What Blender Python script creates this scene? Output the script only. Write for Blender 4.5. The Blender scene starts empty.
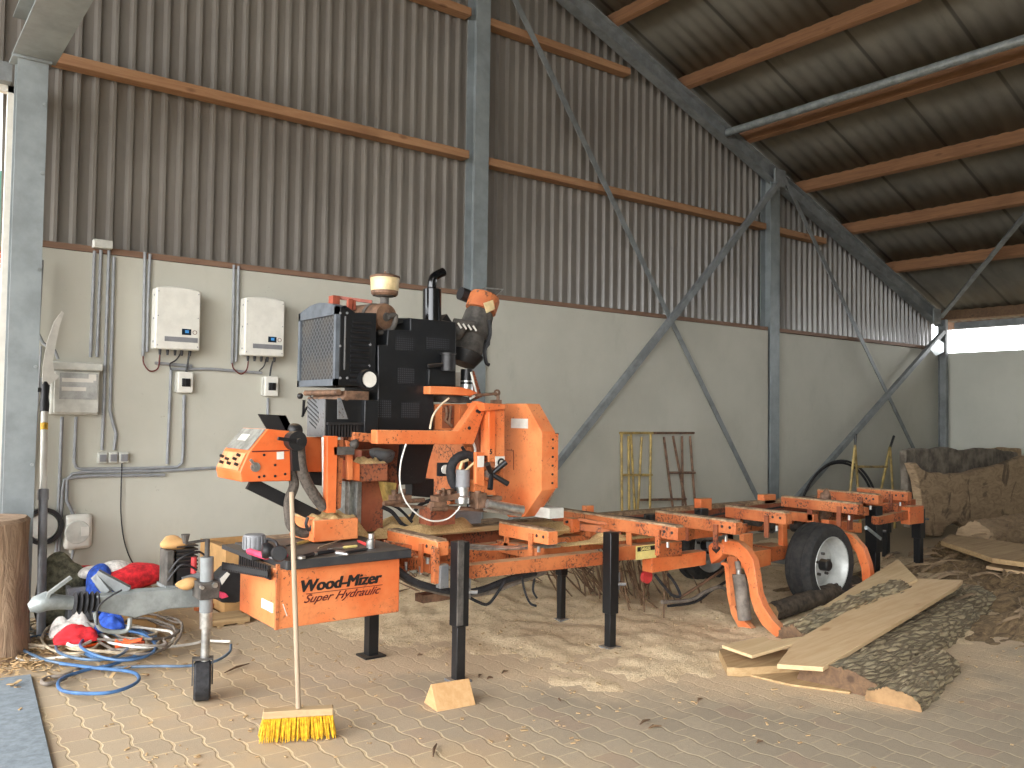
import bpy, math, random
from mathutils import Vector as V, Matrix, noise
C = bpy.context.scene
COL = C.collection
PI = math.pi
rnd = random.Random(7)

# ------------------------------------------------------------------ camera
H = 1.6
FPX = 857.6
yaw, pit, rol = .6522, .0362, .0138
cy, sy, cp, sp = math.cos(yaw), math.sin(yaw), math.cos(pit), math.sin(pit)
FW = V((sy*cp, cy*cp, sp)); R0 = V((cy, -sy, 0)); U0 = R0.cross(FW)
RT = R0*math.cos(rol) + U0*math.sin(rol)
UP = U0*math.cos(rol) - R0*math.sin(rol)
cam = bpy.data.cameras.new('camera'); co = bpy.data.objects.new('camera', cam); COL.objects.link(co)
M = Matrix((RT, UP, -FW)).transposed().to_4x4(); M.translation = V((0, 0, H)); co.matrix_world = M
cam.sensor_width = 36; cam.lens = FPX/1024*36; cam.clip_start = .05; cam.clip_end = 300
C.camera = co
CAM = V((0, 0, H))
def ray(x, y): return RT*((x-512)/FPX) - UP*((y-384)/FPX) + FW
def A(x, y, Y):                       # measured point lying on the plane at distance Y
    d = ray(x, y); return CAM + d*(Y/d.y)
def AX(x, y, X):
    d = ray(x, y); return CAM + d*(X/d.x)
def G(x, y, z=0.0):                   # measured point lying at height z
    d = ray(x, y); return CAM + d*((z-H)/d.z)

# ------------------------------------------------------------------ mesh builder
class MB:
    def __init__(s): s.v = []; s.f = []
    def add(s, vs, fs):
        o = len(s.v); s.v += [V(v) for v in vs]; s.f += [tuple(i+o for i in f) for f in fs]; return s
    def box(s, x0, x1, y0, y1, z0, z1):
        vs = [(x, y, z) for z in (z0, z1) for y in (y0, y1) for x in (x0, x1)]
        return s.add(vs, [(0,2,3,1),(4,5,7,6),(0,1,5,4),(2,6,7,3),(0,4,6,2),(1,3,7,5)])
    def obox(s, c, ax, hs):
        c = V(c); ax = [V(a).normalized()*h for a, h in zip(ax, hs)]
        vs = [c + ax[0]*i + ax[1]*j + ax[2]*k for k in (-1, 1) for j in (-1, 1) for i in (-1, 1)]
        return s.add(vs, [(0,2,3,1),(4,5,7,6),(0,1,5,4),(2,6,7,3),(0,4,6,2),(1,3,7,5)])
    def beam(s, p, q, w, h, up=(0, 0, 1)):
        p, q = V(p), V(q); d = (q-p); sd = d.cross(V(up)).normalized(); u = sd.cross(d).normalized()
        return s.obox((p+q)/2, (d, sd, u), (d.length/2, w/2, h/2))
    def tube(s, pts, r, n=8, closed=False, flat=1.0):
        pts = [V(p) for p in pts]; m = len(pts)
        rr = r if isinstance(r, (list, tuple)) else [r]*m
        t = []
        for i in range(m):
            a = pts[i-1] if (i or closed) else pts[0]; b = pts[(i+1) % m] if (i < m-1 or closed) else pts[-1]
            d = (b-a); t.append(d.normalized() if d.length > 1e-9 else V((0, 0, 1)))
        u = t[0].orthogonal().normalized(); vs = []
        for i in range(m):
            u = (u - t[i]*u.dot(t[i]))
            u = u.normalized() if u.length > 1e-6 else t[i].orthogonal().normalized()
            w = t[i].cross(u)
            for k in range(n):
                a = 2*PI*k/n; vs.append(pts[i] + u*math.cos(a)*rr[i] + w*math.sin(a)*rr[i]*flat)
        fs = []
        for i in range(m if closed else m-1):
            j = (i+1) % m
            for k in range(n):
                l = (k+1) % n; fs.append((i*n+k, i*n+l, j*n+l, j*n+k))
        if not closed: fs += [tuple(range(n))[::-1], tuple((m-1)*n+k for k in range(n))]
        return s.add(vs, fs)
    def cyl(s, p, q, r, r2=None, n=20):
        return s.tube([p, q], [r, r if r2 is None else r2], n)
    def lathe(s, prof, o, ax=(0, 0, 1), n=28, cap=True):
        o = V(o); ax = V(ax).normalized(); u = ax.orthogonal().normalized(); w = ax.cross(u); vs = []; m = len(prof)
        for r, h in prof:
            for k in range(n):
                a = 2*PI*k/n; vs.append(o + ax*h + (u*math.cos(a) + w*math.sin(a))*max(r, 1e-4))
        fs = [(i*n+k, i*n+(k+1) % n, (i+1)*n+(k+1) % n, (i+1)*n+k) for i in range(m-1) for k in range(n)]
        if cap and prof[0] != prof[-1]: fs += [tuple(range(n))[::-1], tuple((m-1)*n+k for k in range(n))]
        else: pass
        return s.add(vs, fs)
    def prism(s, pts, vec):
        pts = [V(p) for p in pts]; vec = V(vec); n = len(pts)
        return s.add(pts + [p+vec for p in pts],
                     [tuple(range(n)), tuple(range(2*n-1, n-1, -1))] + [(i, i+n, (i+1) % n+n, (i+1) % n) for i in range(n)])
    def blob(s, c, r, seed=0, amp=.25, sc=4.0, n=20, m=12, rot=0, minz=None):
        c = V(c); vs = []; fs = []
        for i in range(m+1):
            for k in range(n):
                th = PI*i/m; ph = 2*PI*k/n
                d = V((math.sin(th)*math.cos(ph), math.sin(th)*math.sin(ph), math.cos(th)))
                q = V((d.x*r[0], d.y*r[1], d.z*r[2]))
                q *= 1 + amp*noise.noise(q*sc + V((seed*3.1, seed, 0)))*2
                x = q.x*math.cos(rot) - q.y*math.sin(rot); y = q.x*math.sin(rot) + q.y*math.cos(rot)
                p = c + V((x, y, q.z))
                if minz is not None: p.z = max(p.z, minz)
                vs.append(p)
        for i in range(m):
            for k in range(n):
                l = (k+1) % n; fs.append((i*n+k, (i+1)*n+k, (i+1)*n+l, i*n+l))
        return s.add(vs, fs)
    def grid(s, fn, nu, nv):
        vs = [fn(i/nu, j/nv) for j in range(nv+1) for i in range(nu+1)]
        return s.add(vs, [(j*(nu+1)+i, j*(nu+1)+i+1, (j+1)*(nu+1)+i+1, (j+1)*(nu+1)+i) for j in range(nv) for i in range(nu)])

def origin_of(o):
    l = V((0, 0, 0))
    while o is not None: l += o.location; o = o.parent
    return l
def build(name, mb, m, parent=None, bevel=0, ang=35, solid=0):
    if parent is not None and name in SPLIT:
        n_ = SPLIT[name]; return [build1(n_, x, m, parent, bevel, ang, solid) for x in loose(mb)][0]
    return build1(name, mb, m, parent, bevel, ang, solid)
def build1(name, mb, m, parent=None, bevel=0, ang=35, solid=0):
    me = bpy.data.meshes.new(name)
    if parent is not None: off = origin_of(parent)
    else:
        xs = [v.x for v in mb.v]; ys = [v.y for v in mb.v]; zs = [v.z for v in mb.v]
        off = V(((min(xs)+max(xs))/2, (min(ys)+max(ys))/2, min(zs)))
    me.from_pydata([v-off for v in mb.v], [], mb.f)
    import bmesh
    bm = bmesh.new(); bm.from_mesh(me); bmesh.ops.remove_doubles(bm, verts=bm.verts, dist=1e-6)
    bmesh.ops.recalc_face_normals(bm, faces=bm.faces); bm.to_mesh(me); bm.free()
    me.polygons.foreach_set('use_smooth', [True]*len(me.polygons)); me.set_sharp_from_angle(angle=math.radians(ang))
    me.materials.append(m)
    o = bpy.data.objects.new(name, me); COL.objects.link(o)
    if parent is not None: o.parent = parent
    else: o.location = off
    if solid:
        mo = o.modifiers.new('solid', 'SOLIDIFY'); mo.thickness = solid; mo.offset = 0
    if bevel:
        mo = o.modifiers.new('bevel', 'BEVEL'); mo.width = bevel; mo.segments = 2; mo.limit_method = 'ANGLE'; mo.angle_limit = .6
        mo.harden_normals = False
    return o
def tag(o, label, cat, group=None, kind=None):
    o['label'] = label; o['category'] = cat
    if group: o['group'] = group
    if kind: o['kind'] = kind
    return o
SPLIT = {'screws': 'screw', 'joint_plate': 'joint_plate', 'bolt_hole': 'bolt_hole', 'clamp_bolt': 'clamp_bolt', 'arm_bolts': 'arm_bolt', 'panel_bolts': 'panel_bolt',
 'bolts': 'bolt', 'edge_bolts': 'edge_bolt', 'chrome_bolts': 'chrome_bolt', 'wheel_nuts': 'wheel_nut', 'white_stripes': 'white_stripe', 'louvres': 'louvre',
 'breaker_row': 'breaker_row', 'radiator_pipes': 'radiator_pipe', 'side_bracket': 'side_bracket', 'cooling_ribs': 'cooling_rib', 'vent_slots': 'vent_slot', 'bolt': 'bolt',
 'cover_bracket': 'cover_bracket', 'guard_latch': 'guard_latch', 'coupling_handle': 'coupling_handle', 'wheel_fork': 'wheel_fork', 'roll_frame': 'roll_frame', 'chain': 'chain'}
def loose(mb):
    par = list(range(len(mb.v)))
    def find(a):
        while par[a] != a: par[a] = par[par[a]]; a = par[a]
        return a
    for f in mb.f:
        for k in f[1:]:
            a, b = find(f[0]), find(k)
            if a != b: par[a] = b
    grp = {}
    for i in range(len(mb.v)): grp.setdefault(find(i), []).append(i)
    bb = []
    for g in grp.values():
        P = [mb.v[i] for i in g]; bb.append((set(g), [min(p[k] for p in P)-.002 for k in range(3)], [max(p[k] for p in P)+.002 for k in range(3)]))
    # pieces that touch stay together
    merged = True
    while merged:
        merged = False
        for i in range(len(bb)):
            for j in range(i+1, len(bb)):
                if all(bb[i][1][k] <= bb[j][2][k] and bb[j][1][k] <= bb[i][2][k] for k in range(3)):
                    bb[i] = (bb[i][0] | bb[j][0], [min(a, b) for a, b in zip(bb[i][1], bb[j][1])], [max(a, b) for a, b in zip(bb[i][2], bb[j][2])]); bb.pop(j); merged = True; break
            if merged: break
    out = []
    for g, _, _ in bb:
        idx = sorted(g); mp = {v: k for k, v in enumerate(idx)}; m = MB(); m.v = [mb.v[i] for i in idx]
        m.f = [tuple(mp[k] for k in f) for f in mb.f if f[0] in mp]; out.append(m)
    return out
def thing(name, label, cat, loc, group=None):
    o = bpy.data.objects.new(name, None); o.empty_display_size = .1; COL.objects.link(o); o.location = V(loc)
    return tag(o, label, cat, group)
def solo(name, mb, m, label, cat, group=None, kind=None, **k):
    return tag(build(name, mb, m, **k), label, cat, group, kind)
def struct(name, mb, m, **k):
    o = build(name, mb, m, **k); o['kind'] = 'structure'; return o
def smooth(pts, n=6, closed=False):
    pts = [V(p) for p in pts]; out = []; m = len(pts)
    for i in range(m if closed else m-1):
        p0 = pts[i-1] if (i or closed) else pts[0]; p1 = pts[i]; p2 = pts[(i+1) % m]
        p3 = pts[(i+2) % m] if (i+2 < m or closed) else pts[-1]
        for k in range(n):
            t = k/n
            out.append(.5*((2*p1) + (p2-p0)*t + (2*p0-5*p1+4*p2-p3)*t*t + (3*p1-p0-3*p2+p3)*t**3))
    if not closed: out.append(pts[-1])
    return out
def text_mb(s, size, origin, xdir, zdir, bold=0.0, shear=0.0, depth=.002, align='LEFT', sx=1.0):
    cu = bpy.data.curves.new('t', 'FONT'); cu.body = s; cu.size = size; cu.shear = shear; cu.offset = bold; cu.extrude = depth/2; cu.align_x = align
    ob = bpy.data.objects.new('t', cu); COL.objects.link(ob)
    dg = bpy.context.evaluated_depsgraph_get(); me = bpy.data.meshes.new_from_object(ob.evaluated_get(dg))
    xd = V(xdir).normalized(); zd = V(zdir).normalized(); nd = xd.cross(zd)
    mb = MB(); mb.add([V(origin) + xd*v.co.x*sx + zd*v.co.y + nd*v.co.z for v in me.vertices], [tuple(p.vertices) for p in me.polygons])
    bpy.data.objects.remove(ob); bpy.data.curves.remove(cu); bpy.data.meshes.remove(me)
    return mb

# ------------------------------------------------------------------ materials
def srgb(c):
    if isinstance(c, str): c = tuple(int(c[i:i+2], 16)/255 for i in (0, 2, 4))
    return tuple(x/12.92 if x <= .04045 else ((x+.055)/1.055)**2.4 for x in c) + (1,)
class NT:
    def __init__(s, name):
        s.m = bpy.data.materials.new(name); s.m.use_nodes = True; s.t = s.m.node_tree; s.t.nodes.clear()
        s.out = s.n('ShaderNodeOutputMaterial'); s.b = s.n('ShaderNodeBsdfPrincipled'); s.l(s.b.outputs[0], s.out.inputs[0])
        s._p = None
    def n(s, k, **a):
        x = s.t.nodes.new(k)
        for q, v in a.items(): setattr(x, q, v)
        return x
    def l(s, a, b): s.t.links.new(a, b)
    def put(s, i, v):
        if isinstance(v, bpy.types.NodeSocket): s.l(v, i)
        else: i.default_value = v
    def pos(s):
        if s._p is None: s._p = s.n('ShaderNodeNewGeometry').outputs['Position']
        return s._p
    def obj(s): return s.n('ShaderNodeTexCoord').outputs['Object']
    def mth(s, op, *a, clamp=False):
        x = s.n('ShaderNodeMath', operation=op, use_clamp=clamp)
        for i, v in enumerate(a): s.put(x.inputs[i], v)
        return x.outputs[0]
    def noise(s, scale, detail=4, rough=.6, vec=None, dist=0):
        x = s.n('ShaderNodeTexNoise'); s.l(vec if vec is not None else s.pos(), x.inputs['Vector'])
        x.inputs['Scale'].default_value = scale; x.inputs['Detail'].default_value = detail
        x.inputs['Roughness'].default_value = rough; x.inputs['Distortion'].default_value = dist
        return x.outputs[0]
    def vor(s, scale, feat='F1', out='Distance', vec=None):
        x = s.n('ShaderNodeTexVoronoi', feature=feat); s.l(vec if vec is not None else s.pos(), x.inputs['Vector'])
        x.inputs['Scale'].default_value = scale; return x.outputs[out]
    def scale(s, v, vec=None):
        x = s.n('ShaderNodeVectorMath', operation='MULTIPLY'); s.l(vec if vec is not None else s.pos(), x.inputs[0]); x.inputs[1].default_value = v
        return x.outputs[0]
    def step(s, f, lo, hi):
        x = s.n('ShaderNodeMapRange', interpolation_type='SMOOTHSTEP'); s.put(x.inputs[0], f)
        x.inputs[1].default_value = lo; x.inputs[2].default_value = hi; return x.outputs[0]
    def mix(s, f, a, b):
        x = s.n('ShaderNodeMix', data_type='RGBA'); s.put(x.inputs[0], f)
        s.put(x.inputs[6], srgb(a) if isinstance(a, (str, tuple)) else a); s.put(x.inputs[7], srgb(b) if isinstance(b, (str, tuple)) else b)
        return x.outputs[2]
    def sep(s, v=None):
        x = s.n('ShaderNodeSeparateXYZ'); s.l(v if v is not None else s.pos(), x.inputs[0]); return x.outputs
    def comb(s, x, y, z=0.0):
        c = s.n('ShaderNodeCombineXYZ'); s.put(c.inputs[0], x); s.put(c.inputs[1], y); s.put(c.inputs[2], z); return c.outputs[0]
    def bump(s, h, st=.3, d=.01):
        x = s.n('ShaderNodeBump'); s.l(h, x.inputs['Height']); x.inputs['Strength'].default_value = st; x.inputs['Distance'].default_value = d
        s.l(x.outputs[0], s.b.inputs['Normal'])
    def done(s, col, rough=.6, metal=0.0, spec=None):
        s.put(s.b.inputs['Base Color'], srgb(col) if isinstance(col, (str, tuple)) else col)
        s.put(s.b.inputs['Roughness'], rough); s.put(s.b.inputs['Metallic'], metal)
        if spec is not None: s.b.inputs['Specular IOR Level'].default_value = spec
        return s.m
def plain(name, c, rough=.6, metal=0.0, var=.12, sc=12, bump=.0, spec=None, c2=None):
    t = NT(name); n = t.noise(sc, 5, .65)
    c1 = srgb(c); dark = tuple(x*(1-2*var) for x in c1[:3])
    c2 = srgb(c2)[:3] if c2 else tuple(min(1, x*(1+2*var)) for x in c1[:3])
    m = t.n('ShaderNodeMix', data_type='RGBA'); t.l(t.step(n, .3, .7), m.inputs[0])
    m.inputs[6].default_value = dark+(1,); m.inputs[7].default_value = c2+(1,)
    if bump: t.bump(n, bump, .01)
    return t.done(m.outputs[2], rough, metal, spec)
def painted(name, base, faded, chip, dust=.6, rough=.45, dustcol='b89a74', chipamt=.62):
    t = NT(name); col = t.mix(t.step(t.noise(2.5, 4), .35, .65), base, faded)
    col = t.mix(t.mth('MULTIPLY', t.step(t.noise(55, 5, .7), chipamt, chipamt+.06), t.step(t.noise(6, 3), .42, .6)), col, chip)
    col = t.mix(t.mth('MULTIPLY', t.step(t.noise(14, 6, .7), .5, .8), .35), col, chip)
    geo = t.n('ShaderNodeNewGeometry'); nz = t.sep(geo.outputs['Normal'])[2]
    d = t.mth('MULTIPLY', t.step(nz, .55, .95), t.step(t.noise(9, 5, .7), .25, .6))
    col = t.mix(t.mth('MULTIPLY', d, dust), col, dustcol)
    t.bump(t.noise(40, 4), .08, .004)
    r = t.mth('ADD', t.mth('MULTIPLY', d, .3), rough, clamp=True)
    return t.done(col, r)
def timber(name, a, b, knots='5a3316', axis=0, rough=.75, bump=.15):
    t = NT(name); sc = [14, 14, 14]; sc[axis] = .9
    v = t.scale(tuple(sc)); g = t.noise(2.2, 6, .65, v, .6)
    col = t.mix(t.step(g, .3, .72), a, b)
    sc2 = [5, 5, 5]; sc2[axis] = 2.2
    kn = t.vor(1.0, vec=t.scale(tuple(sc2)))
    col = t.mix(t.mth('MULTIPLY', t.mth('SUBTRACT', 1.0, t.step(kn, .06, .16)), .7), col, knots)
    col = t.mix(t.mth('MULTIPLY', t.step(t.noise(1.3, 3), .5, .75), .35), col, knots)
    t.bump(g, bump, .006)
    return t.done(col, rough)

MAT = {}
MAT['orange'] = painted('orange_paint', 'ca6634', 'd6824e', '5f3a2c', .8, .5, chipamt=.58)
MAT['orange_dirty'] = painted('dirty_orange_paint', 'a25329', 'bf7040', '4a3024', .9, .65, chipamt=.5)
MAT['orange_bright'] = painted('bright_orange_paint', 'd05e28', 'd4703c', '804022', .5, .45, chipamt=.66)
MAT['rust'] = painted('rusty_brown_paint', '7c3c24', '8e5234', '3a241c', .8, .7, chipamt=.5)
MAT['black'] = painted('black_paint', '0b0c0e', '121417', '2c2c2c', .12, .42, chipamt=.7)
MAT['black_metal'] = painted('worn_black_steel', '131315', '1d1c1c', '3c3834', .25, .5, chipamt=.6)
MAT['leggrey'] = painted('grey_leg_paint', '5c5e60', '74726e', '3c2c26', .4, .6, chipamt=.55)
MAT['dark'] = plain('dark_plastic', '1c1c1e', .5, 0, .2)
MAT['rubber'] = plain('black_rubber', '232325', .85, 0, .25, 30, .2)
MAT['tyre'] = plain('dusty_tyre_rubber', '262627', .9, 0, .12, 18, .3, c2='353330')
MAT['galv'] = plain('galvanised_steel', '878d8c', .45, .35, .14, 9, .05)
MAT['galv_dull'] = plain('dull_galvanised_steel', '767a7a', .6, .1, .12, 5, .05)
MAT['galv_col'] = plain('grey_painted_column_steel', '7d8485', .55, .05, .08, 4, .04)
MAT['conduit'] = plain('grey_pvc', '85888a', .5, 0, .08)
MAT['steel'] = plain('bright_steel', 'b4b5b2', .3, .85, .15, 20)
MAT['white_rim'] = plain('silver_rim_paint', 'b8b9b4', .4, .1, .06, 14)
MAT['white_pl'] = plain('white_plastic', 'cfcdc3', .4, 0, .03)
MAT['cream'] = plain('cream_plastic', 'c9b488', .35, 0, .12)
MAT['grey_pl'] = plain('light_grey_plastic', 'b9b9b0', .5, 0, .06)
MAT['mid_pl'] = plain('mid_grey_plastic', '77787a', .5, 0, .06)
MAT['label'] = plain('white_paper', 'cfccc2', .7, 0, .04)
MAT['screen'] = plain('display_screen', '1a2530', .2, 0, .1)
MAT['bluetxt'] = plain('blue_print', '3d86c8', .4, 0, .1)
MAT['redplastic'] = plain('red_plastic', 'c03b3b', .5, 0, .12)
MAT['pink'] = plain('pink_plastic', 'd0405e', .5, 0, .15)
MAT['redcloth'] = plain('red_cloth', 'c8242c', .9, 0, .22, 20, .4)
MAT['bluecloth'] = plain('blue_cloth', '2f55b4', .9, 0, .22, 20, .4)
MAT['whitecloth'] = plain('white_cloth', 'd8d4cc', .9, 0, .15, 25, .4)
MAT['olivecloth'] = plain('olive_cloth', '5c5a48', .95, 0, .3, 25, .5)
MAT['bluehose'] = plain('blue_hose_rubber', '40658f', .45, 0, .15)
MAT['steelblue'] = plain('steel_blue_hose', '4c6278', .45, 0, .15)
MAT['beigehose'] = plain('beige_hose_rubber', 'b7a78e', .6, 0, .2)
MAT['whitehose'] = plain('white_hose_rubber', 'd8d5cc', .5, 0, .1)
MAT['greyhose'] = plain('grey_brown_hose_rubber', '6d645a', .7, 0, .2)
MAT['drag'] = plain('dusty_drag_chain', '4c443c', .8, 0, .25, 40, .5)
MAT['brownmetal'] = plain('brown_metal', '6e5340', .65, .2, .25, 15, .1)
MAT['motor'] = plain('dusty_motor_grey', '4a4641', .75, .1, .25, 12, .1)
MAT['yellow'] = plain('yellow_tube_paint', '9c8449', .5, 0, .25, 10)
MAT['bristle'] = plain('yellow_bristle', 'cf9f22', .6, 0, .2, 60)
MAT['orangeplastic'] = plain('orange_plastic', 'e0561c', .5, 0, .1)
MAT['cardboard'] = plain('brown_cardboard', 'b28a58', .85, 0, .08, 6)
MAT['mat'] = plain('grey_mat_surface', '7b858c', .8, 0, .1, 25, .15)
MAT['dusttop'] = plain('dusty_wear_strip', '8b7358', .85, 0, .25, 18, .15)
MAT['panelplate'] = plain('worn_switch_plate', 'c2875c', .5, 0, .15)
MAT['darkbark'] = plain('dark_branch_bark', '4c4236', .95, 0, .3, 14, .6)
MAT['radframe'] = plain('radiator_frame_paint', '50565c', .5, 0, .12)
MAT['gloss'] = plain('glossy_black_enamel', '08090b', .12, 0, .1)
MAT['panelglass'] = plain('scuffed_panel_cover', '84837c', .25, 0, .15)
MAT['greyslab'] = plain('grey_weathered_slab', '675e50', .9, 0, .25, 5, .3, c2='81776a')
MAT['cutend'] = plain('sawn_end_grain', '8d6f4c', .85, 0, .12, 14)
MAT['fadedred'] = plain('faded_red_paint', '8a412c', .6, 0, .15)
MAT['sticker'] = plain('yellowed_sticker', 'dccb80', .5, 0, .08)
MAT['blackink'] = plain('black_ink', '14100f', .6, 0, .0)
MAT['redink'] = plain('dark_red_ink', '5a1a12', .6, 0, .0)
MAT['tabletop'] = painted('dark_table_top_paint', '2c2d30', '3a3a3a', '5e5448', .45, .5, '7a6a55')
MAT['winframe'] = plain('clear_cover_plastic', 'a4a5a1', .15, 0, .1)
MAT['girt'] = timber('girt_timber', '936b4b', 'a67f5c', '67452d', 0)
MAT['ledge'] = timber('ledge_timber', '6e5341', '7f634f', '50392b', 0)
MAT['purlin'] = timber('purlin_timber', '714e34', '86603f', '573921', 1)
MAT['freshboard'] = timber('fresh_sawn_wood', 'c0a078', 'cdb28a', '9f774c', 0, .8)
MAT['paleboard'] = timber('pale_sawn_wood', 'bfa37a', 'cfb68d', 'a3845a', 0, .85)
MAT['greyboard'] = timber('weathered_wood', '9a7c55', 'b59a70', '6b5034', 0, .85)
MAT['blockwood'] = timber('block_wood', 'b48a5a', 'c29c6e', '9c7444', 1, .8, .1)
MAT['handle'] = timber('broom_handle_wood', '93816b', 'a39079', '7b6850', 2, .7, .05)
MAT['broomhead'] = timber('broom_head_wood', 'a38a66', 'b09873', '8a7150', 0, .8, .05)
MAT['darkwood'] = timber('dark_wood', '5a4433', '72593f', '33251c', 0, .9)

def m_concrete(name, a, b, stain, sc=1.0):
    t = NT(name)
    col = t.mix(t.step(t.noise(.9*sc, 6, .6), .3, .7), a, b)
    col = t.mix(t.mth('MULTIPLY', t.step(t.noise(2.4, 6, .7, t.scale((1, 1, .45))), .52, .8), .5), col, stain)
    col = t.mix(t.mth('MULTIPLY', t.step(t.noise(28, 3, .7), .66, .74), t.mth('MULTIPLY', t.step(t.noise(3, 3), .52, .66), .35)), col, '6a655a')
    t.bump(t.noise(12, 6), .12, .01)
    return t.done(col, .85)
MAT['concrete'] = m_concrete('cast_concrete', 'aba99c', 'b6b4a7', '9b998b')
MAT['concrete_r'] = m_concrete('grey_concrete', 'b2b2a6', 'bdbdb0', '9e9e94')
t = NT('cladding_sheet')
col = t.mix(t.step(t.noise(.8, 4), .3, .7), '6f6a63', '7d7870')
col = t.mix(t.mth('MULTIPLY', t.step(t.noise(5, 6, .7, t.scale((1, 1, .15))), .5, .8), .35), col, '5b5750')
MAT['cladding'] = t.done(col, .3, .0)
t = NT('fibre_cement_roof')
col = t.mix(t.step(t.noise(1.1, 5), .3, .7), '5f5c53', '6f6b60')
yy = t.mth('FRACT', t.mth('DIVIDE', t.mth('ADD', t.sep()[1], 9.0), 1.06)); lap = t.mth('SUBTRACT', 1.0, t.step(t.mth('ABSOLUTE', t.mth('SUBTRACT', yy, .5)), .012, .03))
col = t.mix(t.mth('MULTIPLY', lap, .75), col, '33302a')
col = t.mix(t.mth('MULTIPLY', t.step(t.noise(4, 6, .7, t.scale((.25, 1, .25))), .48, .78), .55), col, '4b493f')
t.bump(t.noise(30, 3), .15, .005)
MAT['roof'] = t.done(col, .9)
t = NT('outside_brick')
br = t.n('ShaderNodeTexBrick'); v = t.sep(); t.l(t.comb(v[0], v[2]), br.inputs['Vector'])
br.inputs['Color1'].default_value = srgb('b5705a'); br.inputs['Color2'].default_value = srgb('a5604c'); br.inputs['Mortar'].default_value = srgb('c9b9ab')
br.inputs['Scale'].default_value = 1; br.inputs['Brick Width'].default_value = .21; br.inputs['Row Height'].default_value = .07; br.inputs['Mortar Size'].default_value = .006
MAT['brick'] = t.done(br.outputs[0], .9)
MAT['greenpanel'] = plain('green_panel_paint', '3a6656', .5, 0, .05)

# bark
t = NT('oak_bark'); v = t.scale((4.2, 30, 30))
f1 = t.vor(1.0, 'DISTANCE_TO_EDGE', 'Distance', v); f2 = t.noise(2.0, 7, .7, v, 1.2)
h = t.mth('ADD', t.step(f1, 0, .28), t.mth('MULTIPLY', f2, .9))
col = t.mix(t.step(h, .45, 1.35), '756750', 'b0a07f')
col = t.mix(t.mth('MULTIPLY', t.step(t.noise(3, 4), .5, .7), .45), col, '8f8a74')
col = t.mix(t.mth('MULTIPLY', t.step(t.noise(7, 4), .62, .74), .4), col, 'a07a56')
t.bump(h, .9, .015)
MAT['bark'] = t.done(col, .95)
t = NT('stump_bark'); v = t.scale((10, 10, 2.5)); f2 = t.noise(1.6, 7, .7, v, 1.0)
col = t.mix(t.step(f2, .3, .7), '7d6651', 'ac9378')
col = t.mix(t.mth('MULTIPLY', t.step(t.noise(4, 4), .55, .7), .6), col, '5c4838')
t.bump(f2, .7, .03); MAT['stump'] = t.done(col, .95)
t = NT('old_slab_wood'); v = t.scale((3, 3, 9)); f2 = t.noise(1.3, 7, .65, v, 1.5)
col = t.mix(t.step(f2, .3, .7), '8a745a', 'ab9273')
col = t.mix(t.mth('MULTIPLY', t.step(t.noise(1.7, 5, .6, None, 1.5), .53, .62), .75), col, '4d3f30')
t.bump(f2, .3, .02); MAT['oldslab'] = t.done(col, .9)
t = NT('bark_debris'); f2 = t.noise(9, 8, .75, t.scale((.6, 1.6, 1)), 1.5)
col = t.mix(t.step(f2, .32, .68), '55432f', 'a68c66')
t.bump(f2, .8, .03); MAT['debris'] = t.done(col, .95)
t = NT('sawdust'); f = t.noise(60, 6, .75); g = t.noise(4, 5, .6)
col = t.mix(t.step(g, .3, .7), 'c9b08c', 'dcc6a2'); col = t.mix(t.mth('MULTIPLY', t.step(f, .42, .72), .6), col, 'e2cda6')
col = t.mix(t.mth('MULTIPLY', t.step(t.noise(33, 5, .7), .54, .66), .6), col, '8f7656'); col = t.mix(t.mth('MULTIPLY', t.step(t.noise(12, 6, .75), .55, .7), .55), col, '8a7150'); col = t.mix(t.mth('MULTIPLY', t.step(t.noise(90, 3, .6), .62, .68), .8), col, 'eadcbc')
t.bump(t.mth('ADD', f, t.mth('MULTIPLY', g, 2.0)), .6, .02); MAT['sawdust'] = t.done(col, .98)
t = NT('pale_sawdust'); f = t.noise(80, 6, .75)
col = t.mix(t.step(f, .3, .7), 'b9965f', 'dcc08c'); t.bump(f, .6, .02); MAT['sawdust_pale'] = t.done(col, .98)
t = NT('perforated_plate'); sx_ = t.sep()
fx = t.mth('FRACT', t.mth('MULTIPLY', sx_[0], 70.0)); fz = t.mth('FRACT', t.mth('MULTIPLY', sx_[2], 70.0))
dd = t.mth('SQRT', t.mth('ADD', t.mth('POWER', t.mth('SUBTRACT', fx, .5), 2.0), t.mth('POWER', t.mth('SUBTRACT', fz, .5), 2.0)))
MAT['perf'] = t.done(t.mix(t.step(dd, .28, .34), '34353a', '0d0e10'), .5)  # lighter dots paint the glints of the perforated metal into the colour
# radiator mesh: crossed wires
t = NT('radiator_mesh'); s_ = t.sep()
a1 = t.mth('ADD', s_[1], s_[2]); a2 = t.mth('SUBTRACT', s_[1], s_[2])
w1 = t.mth('ABSOLUTE', t.mth('SUBTRACT', t.mth('FRACT', t.mth('MULTIPLY', a1, 22.0)), .5))
w2 = t.mth('ABSOLUTE', t.mth('SUBTRACT', t.mth('FRACT', t.mth('MULTIPLY', a2, 22.0)), .5))
w = t.mth('MAXIMUM', w1, w2)
col = t.mix(t.step(w, .3, .45), '1c1e21', '55585b'); col = t.mix(t.mth('MULTIPLY', t.step(t.noise(5, 4), .4, .7), .5), col, '544d43')
MAT['radmesh'] = t.done(col, .5, .3)

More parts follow.
